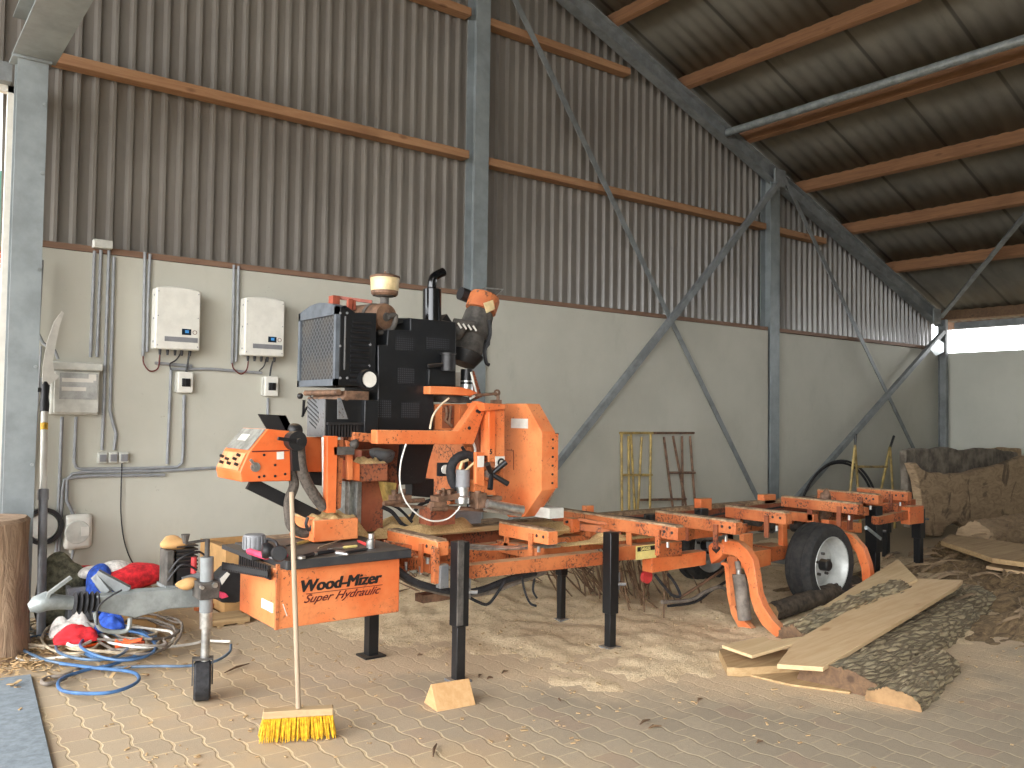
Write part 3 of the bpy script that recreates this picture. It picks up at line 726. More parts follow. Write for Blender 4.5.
mb = MB(); mb.tube([on(t2), on(t2+.03), on(t2+.06), on(.97), on(1)], [.03, .034, .027, .034, .03], 12)
mb.cyl(on(.95)+V((-.05, 0, 0)), on(.95), .018); build('grip', mb, MAT['dark'], r)
bl = [(42, 386), (43, 365), (47, 342), (54, 322), (62, 311), (64, 313), (60, 325), (56, 343), (53, 362), (54, 372), (59, 376), (57, 379), (48, 386)]
mb = MB(); mb.prism([A(x, y, 7.28) for x, y in bl], (0, .012, 0)); build('curved_blade', mb, MAT['label'], r)

# tree trunk section in front of the column
p = V((.655, 6.55, 0)); zt = .97; mb = MB(); n = 40
prof = [(.345, 0), (.32, .1), (.305, .4), (.30, .7), (.295, .86), (.275, .882), (.0, .885)]
vs = []
for rr, h in prof:
    for k in range(n):
        a = 2*PI*k/n; q = V((math.cos(a), math.sin(a), h*1.3)); R = rr*(1 + .10*noise.noise(q*1.8) + .035*noise.noise(q*7)) if rr > .01 else 0
        vs.append(p + V((R*math.cos(a), R*math.sin(a), h)))
mb.add(vs, [(i*n+k, i*n+(k+1) % n, (i+1)*n+(k+1) % n, (i+1)*n+k) for i in range(len(prof)-1) for k in range(n)])
solo('tree_stump', mb, MAT['stump'], 'thick upright tree trunk section standing at the left edge', 'tree stump')
# grey mat
mb = MB(); mb.prism([G(-60, 690, .0), G(0, 681, .0), G(31, 677, .0), G(53, 770, .0), G(60, 800, .0), G(-80, 800, .0)], (0, 0, .018))
solo('floor_mat', mb, MAT['mat'], 'flat grey sheet lying on the pavers in the bottom left corner', 'mat', bevel=.004)

# hoses and cables on the floor
def hose(pts, rad, m, label, group='hoses lying in a heap on the floor', z=.02, amp=.03, seed=1, name='hose', n=7, cat='hose'):
    P = [G(x, y, z) for x, y in pts]; P = smooth(P, n)
    for i, q in enumerate(P): q.z = max(rad, z + amp*(.5+.9*noise.noise(V((q.x*2.3, q.y*2.3, seed*5.1+i*.01)))))
    mb = MB(); mb.tube(P, rad, 8); return solo(name, mb, MAT[m], label, cat, group)
def ell(cx, cy_, rx, ry, a0, a1, n=14, k=0.0):
    return [(cx + rx*math.cos(math.radians(a0+(a1-a0)*i/n))*(1+k*math.sin(i*1.7)), cy_ - ry*math.sin(math.radians(a0+(a1-a0)*i/n))) for i in range(n+1)]
hose([(231, 648), (229, 655), (215, 663), (190, 668), (150, 669), (110, 668), (85, 667), (50, 664), (28, 656), (21, 648), (30, 640), (60, 634), (100, 630), (130, 628), (150, 634), (158, 645), (150, 654), (120, 660), (95, 660), (75, 652), (68, 642), (80, 632), (110, 628), (140, 633)], .009, 'steelblue', 'steel blue hose with wide loops, its far end curling right behind the jack wheel')
hose([(100, 662), (85, 655), (80, 645), (90, 636), (115, 630), (145, 635), (156, 643), (150, 653), (130, 660), (110, 667), (90, 670), (66, 678), (58, 686), (62, 694), (80, 698), (110, 697), (132, 690), (139, 682), (132, 675), (110, 671), (80, 669), (60, 668)], .010, 'bluehose', 'bright blue hose with the nearest single loop on the pavers', z=.03, seed=2)
hose([(230, 643), (205, 642), (196, 644), (170, 648), (140, 652), (100, 656), (60, 660), (25, 660), (5, 654), (-5, 648), (10, 640), (35, 632)], .009, 'whitehose', 'whitish hose running from the left edge under the blue loops', z=.015, seed=3)
hose(ell(105, 645, 42, 14, 20, 380) + ell(108, 642, 52, 17, 20, 350), .0085, 'beigehose', 'beige hose coiled in the middle of the heap', z=.04, amp=.05, seed=4)
hose(ell(135, 640, 40, 15, 0, 360) + ell(130, 636, 48, 14, 0, 340), .009, 'greyhose', 'brown grey hose coiled at the right side of the heap', z=.05, amp=.07, seed=5)
hose(ell(150, 637, 32, 16, -40, 300) + ell(146, 633, 36, 15, -60, 280), .0085, 'greyhose', 'dark grey hose with small coils under the drawbar', z=.07, amp=.08, seed=6)
hose([(0, 625), (20, 633), (50, 640), (65, 634), (58, 626), (40, 622), (20, 628), (5, 640), (15, 648), (45, 650)], .009, 'beigehose', 'thin tan cord tangled beside the trunk section', z=.02, amp=.02, seed=8)
hose([(66, 678), (56, 682), (46, 684), (42, 681), (50, 677), (62, 676), (80, 669)], .012, 'greyhose', 'dark looped cord end lying in front of the heap', z=.02, amp=.0, seed=9)
hose(ell(80, 640, 24, 9, 0, 350), .009, 'orangeplastic', 'thin orange cord lying inside the hose loops', z=.05, amp=.05, seed=10)
hose([(60, 642), (75, 628), (95, 636), (90, 648), (70, 652), (64, 640), (84, 634), (110, 646)], .010, 'whitehose', 'short white hose twisted between the coils', z=.05, amp=.06, seed=11)
hose(ell(92, 648, 36, 15, 10, 375), .009, 'steelblue', 'steel blue hose ring left of the middle of the heap', z=.07, amp=.03, seed=12)
hose(ell(118, 648, 38, 14, -20, 345), .009, 'bluehose', 'bright blue hose ring on top of the coils behind the front loop', z=.09, amp=.03, seed=13)
hose(ell(72, 640, 30, 14, 40, 400), .009, 'beigehose', 'beige hose ring at the left side of the heap', z=.05, amp=.04, seed=14)
hose(ell(45, 636, 34, 13, 30, 390), .008, 'beigehose', 'tan hose ring lying on the chips beside the trunk section', z=.03, amp=.03, seed=15)
hose(ell(140, 641, 34, 12, 0, 360), .009, 'whitehose', 'whitish hose ring among the grey coils', z=.06, amp=.04, seed=16)
mb = MB()
for i in range(6):
    c = G(132 + rnd.uniform(-8, 6), 642+rnd.uniform(-3, 3), .09 + rnd.uniform(0, .03)); a = rnd.uniform(-.6, .6)
    mb.obox(c, ((math.cos(a), math.sin(a), rnd.uniform(-.2, .3)), (-math.sin(a), math.cos(a), 0), (0, 0, 1)), (rnd.uniform(.05, .09), .012, .008))
solo('plastic_clip', mb, MAT['orangeplastic'], 'crumpled orange plastic strap lying on top of the coiled hoses', 'strap')
# leaves and chips around the trunk
mb = MB(); rr = random.Random(3)
for i in range(900):
    x = rr.gauss(.95, .4); y = rr.gauss(6.35, .33)
    if y > 7.4 or x < .2 or x > 2.3: continue
    a = rr.uniform(0, 6.3); s = rr.uniform(.008, .024); tl = rr.uniform(-.5, .5)
    mb.obox((x, y, .008+rr.uniform(0, .03)), ((math.cos(a), math.sin(a), tl), (-math.sin(a), math.cos(a), 0), (0, 0, 1)), (s, s*.5, .002))
solo('wood_chips', mb, MAT['greyboard'], 'wood chips and dry leaves strewn under the hoses at the left', 'wood chips', kind='stuff')
# cloths and bags
def lump(name, parts, m, label, cat, group=None, sub=()):
    mb = MB()
    for c, r_, sd, am, ro in parts: mb.blob(c, r_, sd, am, 5, 24, 14, ro)
    o = solo(name, mb, MAT[m], label, cat, group) if not sub else None
    return o
GC = 'cloths and bags heaped beside the drawbar'
def drape(cs, hh, seed, W=.05):
    """folded cloth: soft ridged mound over a polygonal footprint"""
    mb = MB(); (x0, y0), (x1, y1), wd = cs
    d = V((x1-x0, y1-y0, 0)); L = d.length; d.normalize(); s = V((-d.y, d.x, 0))
    def fn(u, v):
        a = u*L; b = (v-.5)*wd*(.75+.35*math.sin(PI*u))*(1+.15*noise.noise(V((u*4, seed, 0))))
        e = math.sin(PI*min(1, max(0, v)))**.6 * (math.sin(PI*min(1, max(0, u)))**.4 if 0 < u < 1 else 0)
        z = hh*e*(.75 + .35*math.sin(v*16+seed+u*3)*.4 + .5*noise.noise(V((u*4, v*4, seed))))
        return V((x0, y0, 0)) + d*a + s*b + V((0, 0, max(z, 0)+W))
    mb.grid(fn, 30, 24); return mb
ca, cb = A(54, 628, 6.25), A(97, 628, 6.25)
solo('cloth', drape(((ca.x, 6.25), (cb.x, 6.22), .22), .10, 1, .09), MAT['redcloth'], 'crumpled bright red cloth lying under the drawbar coupling', 'cloth', GC, solid=.006)
cc = A(92, 625, 6.1)
solo('cloth', drape(((cc.x+.06, 6.30), (cc.x+.24, 6.28), .16), .12, 3, .12), MAT['bluecloth'], 'crumpled blue cloth lying over the right end of the red cloth', 'cloth', GC, solid=.006)
ca = A(58, 615, 6.5)
solo('cloth', drape(((ca.x-.05, 6.50), (ca.x+.24, 6.48), .14), .15, 5, .07), MAT['whitecloth'], 'whitish cloth edge showing behind the red cloth', 'cloth', GC, solid=.006)
# heap behind the drawbar
ca = A(90, 600, 6.9)
mb = MB(); x0 = A(68, 600, 6.8).x; x1 = A(100, 600, 6.8).x; zz = A(84, 586, 6.8).z
for (a_, b_, c_, d_) in ((x0, x1, 6.78, 6.8), (x0, x1, 7.08, 7.1), (x0, x0+.02, 6.8, 7.08), (x1-.02, x1, 6.8, 7.08)): mb.box(a_, b_, c_, d_, .0, zz)
mb.box(x0, x1, 6.78, 7.1, 0, .02); mb.box(x0-.015, x1+.015, 6.76, 6.785, zz-.03, zz)
for k in range(4): mb.box(x0+.04+k*.08, x0+.06+k*.08, 6.77, 6.78, .02, zz)
solo('crate', mb, MAT['mid_pl'], 'grey plastic crate standing against the wall behind the coupling', 'crate')
def bag(px, py, Y, rx, ry, rz, m, seed, label, cat='bag', rot=0, name='bag', minz=None):
    c = A(px, py, Y); mb = MB(); mb.blob(c, (rx, ry, rz), seed, .22, 6, 26, 16, rot, minz); return solo(name, mb, MAT[m], label, cat, GC)
bag(62, 592, 7.0, .16, .12, .26, 'olivecloth', 3, 'olive grey coat heaped left of the crate', 'coat', name='coat')
bag(55, 577, 7.15, .06, .06, .13, 'redplastic', 6, 'dark red container top sticking up beside the conduits', 'container', name='container')
bag(88, 574, 7.05, .26, .10, .055, 'redcloth', 9, 'long red rolled bag lying on top of the crate', 'bag', -.15)
bag(99, 589, 6.7, .09, .09, .16, 'bluecloth', 12, 'bright blue cloth hanging down beside the crate', 'cloth', name='cloth')
bag(113, 580, 6.8, .12, .12, .13, 'whitecloth', 14, 'white striped cloth heaped in the middle behind the drawbar', 'cloth', name='cloth')
bag(134, 578, 6.75, .22, .13, .09, 'redcloth', 17, 'red bag with white printing lying on cartons behind the drawbar', 'bag', .1)
bag(97, 572, 6.9, .12, .1, .05, 'whitecloth', 21, 'small pale cloth on top of the heap beside the red bag', 'cloth', name='cloth')
p = A(112, 602, 6.75); q = A(152, 585, 6.75)
mb = MB(); mb.box(p.x, q.x, 6.6, 6.95, 0, q.z-.01)
solo('carton', mb, MAT['cardboard'], 'low carton under the red bag behind the drawbar', 'carton', bevel=.004)
# grey strips lying over the heap
mb = MB(); mb.beam(A(96, 578, 6.5), A(128, 592, 6.3), .05, .05); mb.beam(A(98, 582, 6.5), A(110, 596, 6.3), .04, .04)
solo('folded_stand', mb, MAT['galv_dull'], 'grey folded metal stand lying across the blue cloth', 'stand')

# small engine carried on the drawbar
zb_ = A(180, 588, 5.0).z; x0 = A(166, 575, 5.0).x; x1 = A(203, 575, 5.0).x; zt = A(180, 541, 5.0).z
r = thing('small_engine', 'dusty small engine with hoses, carried on the drawbar behind the jack', 'engine', V(((x0+x1)/2, 5.05, zb_)))
mb = MB(); mb.box(x0, x0+.045, 5.0, 5.14, zb_+.01, zt-.05); build('fuel_tank', mb, MAT['motor'], r, bevel=.008)
mb = MB(); hh = (zt-zb_)
for k in range(7): mb.box(x0+.055, x1-.03, 5.0, 5.14, zb_+.10+k*.021, zb_+.108+k*.021)
mb.box(x0+.065, x1-.045, 5.02, 5.12, zb_+.02, zt-.06); build('cooling_fins', mb, MAT['black_metal'], r)
mb = MB(); mb.cyl((x1-.06, 4.98, zb_+.08), (x1-.06, 4.98, zb_+.17), .016); build('red_canister', mb, MAT['redplastic'], r)
mb = MB(); mb.tube(smooth([(x0+.01, 4.97, zb_+.10), (x0+.06, 4.95, zt-.09), (x1-.05, 4.95, zt-.06), (x1+.01, 4.97, zt-.10)], 8), .006); mb.tube(smooth([(x0+.0, 4.97, zb_+.05), (x0+.07, 4.95, zb_+.14), (x1-.05, 4.95, zb_+.10)], 8), .006); build('hose', mb, MAT['dark'], r)
mb = MB(); mb.box(x0-.005, x1, 4.97, 5.16, zb_, zb_+.02); mb.beam((x0+.02, 4.965, zb_+.02), (x0+.02, 4.965, zt-.10), .01, .012); mb.beam((x1-.03, 4.965, zb_+.07), (x0+.08, 4.965, zb_+.05), .02, .03); build('frame', mb, MAT['galv_dull'], r)
mb = MB(); mb.box(x0+.09, x1+.02, 4.94, 4.99, zb_+.025, zb_+.055); build('pump_body', mb, MAT['galv_dull'], r, bevel=.006)
mb = MB(); mb.blob((x0+.045, 5.07, zt-.025), (.07, .07, .042), 31, .35, 14, 26, 16)
solo('rag', mb, MAT['cardboard'], 'tan crumpled rag draped over the small dusty engine', 'rag')
mb = MB(); mb.blob((x0+.085, 4.93, zb_+.03), (.07, .03, .03), 33, .35, 14, 22, 14)
solo('rag', mb, MAT['cardboard'], 'tan rag tucked between the small engine and the top of the drawbar', 'rag')
# cardboard box behind the tool box
c = A(226, 549, 6.75); zt = c.z; x0 = c.x; y2 = 7.38; x1 = x0+.42
r = thing('cardboard_box', 'brown cardboard box standing behind the orange tool box', 'box', (x0+.2, 7.05, 0))
mb = MB()
for (a_, b_, c_, d_) in ((x0, x1, 6.75, 6.758), (x0, x1, y2-.008, y2), (x0, x0+.008, 6.758, y2-.008), (x1-.008, x1, 6.758, y2-.008)): mb.box(a_, b_, c_, d_, 0, zt)
mb.box(x0, x1, 6.75, y2, 0, .01); build('carton_body', mb, MAT['cardboard'], r)
mb = MB(); mb.prism([(x0, 6.76, zt), (x0, y2, zt), (x0+.14, y2, zt-.03), (x0+.14, 6.76, zt-.03)], (0, 0, .006)); build('flap', mb, MAT['cardboard'], r)
# chainsaw on a plank behind the tool box
YS = 6.45; r = thing('chainsaw', 'dark chainsaw with a white label standing on a plank left of the orange tool box', 'chainsaw', (A(231, 600, YS).x, YS+.08, .05))
out = [(219, 578), (228, 569), (241, 566), (249, 575), (248, 600), (236, 603), (222, 603), (218, 595)]
def SC(pts, Y, lo=.055): return [V((q.x, q.y, max(q.z, lo))) for q in (A(x, y, Y) for x, y in pts)]
mb = MB(); mb.prism(SC(out, YS), (0, .18, 0)); b_ = build('body', mb, MAT['dark'], r, bevel=.012)
mb = MB(); mb.prism(SC(((220, 579), (227, 572), (230, 574), (222, 585)), YS-.005), (0, .004, 0)); build('white_label', mb, MAT['label'], b_)
mb = MB(); mb.prism(SC(((217, 591), (226, 593), (229, 597), (222, 599), (217, 595)), YS-.05), (0, .04, 0)); build('pink_cap', mb, MAT['pink'], r, bevel=.006)
p_, q_ = A(212, 604, YS-.05), A(250, 604, YS-.05)
mb = MB(); mb.box(p_.x, q_.x, YS-.06, YS+.2, .012, .05); mb.box(p_.x+.04, p_.x+.09, YS-.06, YS+.2, 0, .012); mb.box(q_.x-.09, q_.x-.04, YS-.06, YS+.2, 0, .012)
solo('plank', mb, MAT['greyboard'], 'short pale plank on the floor carrying the chainsaw beside the tool box', 'plank', bevel=.003)
mb = MB(); mb.beam(G(196, 609, .03), G(216, 604, .03), .05, .03); solo('batten', mb, MAT['orange_dirty'], 'small orange painted batten on the pavers left of the plank', 'batten')
# toothed bar resting over the left edge of the tool box
a, b = A(222, 566, 4.85), A(268, 574, 4.46); d = (b-a).normalized(); sd = d.cross(V((0, 0, 1))).normalized(); u = sd.cross(d); L = (b-a).length
mb = MB(); mb.obox((a+b)/2, (d, u, sd), (L/2, .013, .003))
for k in range(26):
    t_ = a + d*L*(k+.5)/26
    for sg in (-1, 1): mb.obox(t_ + u*.017*sg, (d, u, sd), (L/26*.28, .006, .004))
solo('saw_bar', mb, MAT['black_metal'], 'black toothed saw bar sticking out over the left edge of the orange tool box', 'saw bar')

# broom
g = G(297, 738, .0); bt = A(291.7, 476, 4.2)
r = thing('broom', 'yellow bristled broom with pale wooden handle leaning against the tool box', 'broom', g)
hd = V((.78, -.6, 0)).normalized(); hd = (G(336, 728, .1)-G(257, 733, .1)); hd.z = 0; Lh = hd.length; hd.normalize(); hs = V((-hd.y, hd.x, 0))
cH = (G(336, 712, .115)+G(260, 716, .115))/2
base = cH.copy(); base.z = 0
mb = MB(); c1 = base + V((0, 0, .125)); mb.obox(c1, (hd, hs, (0, 0, 1)), (Lh/2*.93, .03, .018)); build('head', mb, MAT['broomhead'], r, bevel=.005)
mb = MB(); rb = random.Random(5)
for i in range(46):
    for j in range(5):
        u = (i/45-.5)*Lh*.90 + rb.uniform(-.003, .003); v = (j-2)*.012
        p0 = base + hd*u + hs*v + V((0, 0, .11))
        p1 = base + hd*(u*1.10+rb.uniform(-.012, .012)) + hs*(v*1.9 + rb.uniform(-.008, .008)) - hs*.02 + V((0, 0, .004+rb.uniform(0, .01)))
        mb.tube([p0, p0.lerp(p1, .5), p1], [.0035, .004, .0022], 4)
o = build('bristles', mb, MAT['bristle'], r); o['kind'] = 'stuff'
mb = MB(); s0 = base + V((0, 0, .14)); e0 = A(291.5, 492, 4.12)
mb.tube([s0, s0.lerp(e0, .5), e0], [.0125, .0125, .0115], 12); build('handle', mb, MAT['handle'], r)
# wooden wedge block
a = G(437, 712, 0); b = G(476, 705, 0); 
d = b-a; Lw = d.length; d.normalize(); s = V((-d.y, d.x, 0)); s = s if s.y > 0 else -s
c0 = G(419, 703, 0)
wd = .17; mb = MB()
a0 = a.copy(); a1 = a + s*wd; top = A(429, 687, a.y+wd*.45); hz = .125
mb.prism([a0, a1, a0 + s*wd*.5 + V((0, 0, hz))], d*Lw)
solo('wedge_block', mb, MAT['blockwood'], 'pale wooden wedge block lying in front of the sawmill leg', 'wedge', bevel=.003)

# ================================================================== THE SAWMILL
SM = thing('portable_sawmill', 'large orange portable band sawmill on legs and wheels with a black engine', 'sawmill', (4.5, 4.8, 0))
def P4(name, mb, m, par=None, label=None, **k):
    o = build(name, mb, MAT[m], par or SM, **k)
    if label: o['label'] = label
    return o
def poly(name, pts, Y, depth, m, par=None, label=None, bevel=.004, holes=None):
    mb = MB(); mb.prism([A(x, y, Y) for x, y in pts], (0, depth, 0)); return P4(name, mb, m, par, label, bevel=bevel)
def polyX(name, pts, X, depth, m, par=None, label=None, bevel=.004):
    mb = MB(); mb.prism([AX(x, y, X) for x, y in pts], (depth, 0, 0)); return P4(name, mb, m, par, label, bevel=bevel)
def pbox(x0, y0, x1, y1, Y, d):          # box whose front face spans two measured corners
    a, b = A(x0, y0, Y), A(x1, y1, Y); mb = MB(); mb.box(min(a.x, b.x), max(a.x, b.x), Y, Y+d, min(a.z, b.z), max(a.z, b.z)); return mb

# --- drawbar, coupling, bellows, brake lever, jockey wheel
YD = 4.97
pts = [(97, 596), (125, 594), (140, 591), (206, 587), (206, 607), (170, 609), (150, 614), (135, 618), (97, 611)]
db = poly('drawbar', pts, YD-.04, .09, 'galv', label='galvanised drawbar', bevel=.006)
a, b = A(72, 603, YD), A(99, 602.5, YD); d = (b-a)
mb = MB(); prof = []
n = 5
for i in range(n*4+1):
    t = i/(n*4); prof.append((.030 + .030*abs(math.sin(PI*t*n)), t*d.length))
mb.lathe([(0.0, 0)] + prof + [(0, d.length)], a, d, 20); P4('bellows', mb, 'rubber', db)
mb = MB(); pth = [A(x, y, YD) for x, y in ((29, 608), (36, 605), (46, 601), (58, 602), (74, 603))]
mb.tube(pth, [.022, .045, .05, .038, .035], 14); mb.tube([A(50, 603, YD), A(47, 600, YD)+V((0, 0, .03))], .03, 10)
cp_ = P4('coupling_head', mb, 'galv', db)
mb = MB(); mb.beam(A(46, 600, YD-.03), A(49, 593, YD-.03), .03, .016); mb.beam(A(48, 594, YD-.03), A(71, 577, YD-.03), .03, .016); P4('coupling_handle', mb, 'galv', db)
mb = MB(); mb.tube(smooth([A(*q, YD-.08) for q in ((95, 612), (100, 628), (118, 632), (128, 629), (130, 618))], 6), .012); P4('safety_loop', mb, 'galv', db)
mb = MB(); mb.tube(smooth([A(*q, YD-.09) for q in ((122, 590), (108, 598), (98, 608), (97, 625))], 6), .005); P4('breakaway_cable', mb, 'dark', db)
mb = MB(); mb.beam(A(96, 574, YD+.1), A(128, 591, YD+.05), .06, .05); mb.beam(A(96, 575, YD+.1), A(109, 592, YD+.05), .05, .04); P4('brake_lever', mb, 'galv_dull', db)
# jockey wheel
c = A(207.5, 590, YD-.12)
yj = c.y
jw = P4('jack_tube', MB().tube([A(206, 612, yj), A(207, 557, yj)], .036, 18), 'galv_dull')
mb = MB(); q = A(207, 589, yj); mb.box(q.x-.055, q.x+.055, yj-.05, yj+.1, q.z-.05, q.z+.045); P4('jack_clamp', mb, 'motor', jw, bevel=.006)
mb = MB(); mb.cyl(A(201, 587, yj-.05), A(201, 587, yj-.05)+V((0, -.03, 0)), .010, n=8); mb.cyl((q.x+.02, yj-.06, q.z+.03), (q.x+.02, yj-.08, q.z+.03), .015, n=6); P4('clamp_bolt', mb, 'steel', jw)
mb = MB(); mb.tube([A(206, 628, yj), A(206, 605, yj)], .034, 16); mb.tube([A(204.5, 672, yj), A(206, 628, yj)], .024, 16); P4('inner_tube', mb, 'steel', jw)
mb = MB(); top = A(207, 557, yj); mb.tube([top, top+V((0, 0, .10))], .014, 10); e = top+V((-.12, 0, .085)); mb.tube([top+V((0, 0, .095)), e], .008, 8)
mb.tube([e, e+V((-.0, 0, .05))], [.012, .024], 10); P4('crank_handle', mb, 'motor', jw)
gx = A(202, 690, yj).x; rw = .108
ax_ = V((1, -.32, 0)).normalized(); sx2 = V((.32, 1, 0)).normalized()
mb = MB(); mb.lathe([(.03, -.042), (rw-.012, -.045), (rw, -.034), (rw, .034), (rw-.012, .045), (.03, .042)], (gx, yj, rw), ax_, 30); P4('jockey_wheel', mb, 'rubber', jw)
mb = MB()
for s_ in (-1, 1): mb.obox(V((gx, yj, .16))+ax_*.052*s_, (ax_, (0, 0, 1), sx2), (.004, .07, .03))
mb.obox(V((gx, yj, .228)), (ax_, (0, 0, 1), sx2), (.056, .005, .03)); P4('wheel_fork', mb, 'motor', jw)

# --- hydraulic tool box
YB = 4.46; f0, f1 = A(276, 631, YB), A(399, 611, YB); zt = A(276, 570, YB).z; zb = (f0.z+f1.z)/2
x0, x1 = f0.x, f1.x; yb = x0/A(239.5, 600, 1.0).x; ytt = YB+.72
mb = MB(); mb.box(x0, x1, YB, yb, zb, zt); tb = P4('hydraulic_box', mb, 'orange', bevel=.006)
mb = MB(); mb.box(x0-.006, x0+.012, YB-.006, YB+.012, zb, zt+.03); mb.box(x0-.002, x0+.006, YB+.03, yb, zt-.05, zt-.004); P4('corner_strip', mb, 'orange_dirty', tb)
top_z = A(276, 557, YB-.05).z
mb = MB(); mb.box(x0+.03, x1+.05, YB-.05, ytt+.03, zt, zt+.052)
tt = P4('table_top', mb, 'tabletop', bevel=.006)
mb = MB(); mb.box(x0-.05, x0+.03, YB+.25, ytt+.02, zt+.02, zt+.045); P4('side_shelf', mb, 'tabletop', tt)
def face_text(s, px, py, size, Y, m, par, bold=0, shear=0, name='lettering', tilt=0, sx=1.0, depth=.002):
    mb = text_mb(s, size, A(px, py, Y), (1, 0, tilt), (-tilt, 0, 1), bold, shear, depth, sx=sx)
    return P4(name, mb, m, par)
bold = MB()
for k in range(9): 
    t_ = text_mb('Wood-Mizer', .090, A(298.3, 592.4, YB-.002)+V((k*.0013, -k*.00005, (k%3-1)*.0016)), (1, 0, 0), (0, 0, 1), 0, .22, .002, sx=1.05); bold.add(t_.v, t_.f)
P4('lettering', bold, 'blackink', tb)
mb = MB(); a_ = A(306, 594.2, YB-.002); b_ = A(382.5, 584.6, YB-.002); mb.box(a_.x, b_.x, YB-.003, YB, b_.z-.002, b_.z+.001); P4('lettering_line', mb, 'redink', tb)
face_text('Super Hydraulic', 303, 603.2, .062, YB-.002, 'redink', tb, .0006, .55, sx=1.16)
mb = MB(); q = AX(262, 598, x0-.001); q2 = AX(273, 613, x0-.001); mb.box(x0-.004, x0, min(q.y, q2.y), max(q.y, q2.y), q2.z, q.z); P4('white_label', mb, 'label', tb)
mb = MB(); mb.beam(A(283, 604, YB-.002), A(287, 616, YB-.002), .004, .004); P4('scratch', mb, 'label', tb)
# box foot
q = G(371, 656, 0); 
mb = MB(); mb.box(q.x-.035, q.x+.035, q.y-.035, q.y+.035, .01, zb); lg = P4('leg', mb, 'black')
mb = MB(); mb.box(q.x-.075, q.x+.075, q.y-.07, q.y+.07, 0, .012); mb.box(q.x-.1, q.x+.1, q.y-.1, q.y+.1, zb-.05, zb); P4('foot_plate', mb, 'black', lg)

# --- legs of the bed
def leg(px, py, w, m_out, zsplit, ztop, Y=None, label=None, inner='leggrey'):
    q = G(px, py, 0)
    if Y: q = V((A(px, py, Y).x, Y, 0))
    mb = MB(); mb.box(q.x-w*.36, q.x+w*.36, q.y-w*.36, q.y+w*.36, .01, zsplit+.1); lo = P4('leg', mb, inner, label=label, bevel=.003)
    mb = MB(); mb.box(q.x-w/2, q.x+w/2, q.y-w/2, q.y+w/2, zsplit, ztop); P4('leg_sleeve', mb, m_out, lo, bevel=.004)
    mb = MB(); mb.box(q.x-w*.7, q.x+w*.7, q.y-w*.7, q.y+w*.7, 0, .014); P4('foot_plate', mb, 'leggrey', lo)
    mb = MB(); mb.box(q.x+w*.5, q.x+w*.5+.02, q.y-.03, q.y+.03, zsplit+.16, zsplit+.28); mb.cyl((q.x+w*.5, q.y-.03, zsplit+.2), (q.x+w*.5+.05, q.y-.06, zsplit+.2), .012); P4('leg_pin', mb, 'leggrey', lo)
    return q
L1 = leg(458, 681, .085, 'black', A(458, 625, 4.34).z, A(458, 541, 4.34).z, inner='black_metal')
q = V((L1.x-.035, L1.y-.055, 0)); mb = MB(); mb.box(q.x-.012, q.x+.028, q.y-.000, q.y+.012, A(455, 625, 4.3).z, A(455, 541, 4.3).z); P4('leg_channel', mb, 'motor')
L2 = leg(610, 648, .08, 'black', A(610, 613, 4.34).z, A(610, 532, 4.34).z, inner='black')
L3 = leg(561, 620, .07, 'black', .35, .62, inner='black')
L4 = leg(874, 582, .12, 'black', .3, A(874, 506, 4.6).z, Y=4.6, inner='black')
L5 = leg(886, 560, .09, 'black', .3, .62, Y=5.3, inner='black')
L6 = leg(918.5, 571, .10, 'black', .35, .66, inner='black')

# --- rails and beams
YF = 4.40
def rail(x0, y0t, y0b, x1, y1t, y1b, Y, d, m='orange', name='front_rail', label=None):
    a, b, c, e = A(x0, y0t, Y), A(x1, y1t, Y), A(x1, y1b, Y), A(x0, y0b, Y)
    mb = MB(); mb.prism([a, b, c, e], (0, d, 0)); return P4(name, mb, m, label=label, bevel=.004)
rail(466, 566, 579.5, 603, 551.5, 565, YF, .10, 'orange_dirty')
rail(617, 547, 561, 682, 541.5, 556.5, YF, .10, 'orange_dirty')
fr = rail(652, 558, 573, 706, 551, 565, YF+.0, .10, name='front_rail')
# sticker on the rail
a, b = A(636, 546.5, YF-.002), A(656, 557.5, YF-.002)
mb = MB(); mb.box(a.x, b.x, YF-.004, YF, b.z, a.z+.002); st = P4('warning_sticker', mb, 'sticker')
mb = MB(); mb.box(a.x+.012, b.x-.012, YF-.006, YF-.003, a.z-.038, a.z-.006); P4('sticker_header', mb, 'blackink', st)
mb = text_mb('DANGER', .034, (a.x+.045, YF-.0065, a.z-.034), (1, 0, 0), (0, 0, 1), .0006, 0, .001, sx=.75); P4('sticker_lettering', mb, 'sticker', st)
# long main beam at the back, deck plate between
ZM = .78
mb = MB(); mb.box(2.05, 9.35, 5.26, 5.42, ZM-.20, ZM-.03); P4('main_beam', mb, 'rust', bevel=.006)
mb = MB(); mb.box(2.05, 9.35, 5.30, 5.38, ZM-.03, ZM); P4('track_rail', mb, 'dusttop')
mb = MB(); mb.box(2.6, 9.3, 4.95, 5.05, ZM-.22, ZM-.1); P4('inner_beam', mb, 'orange_dirty', bevel=.005)
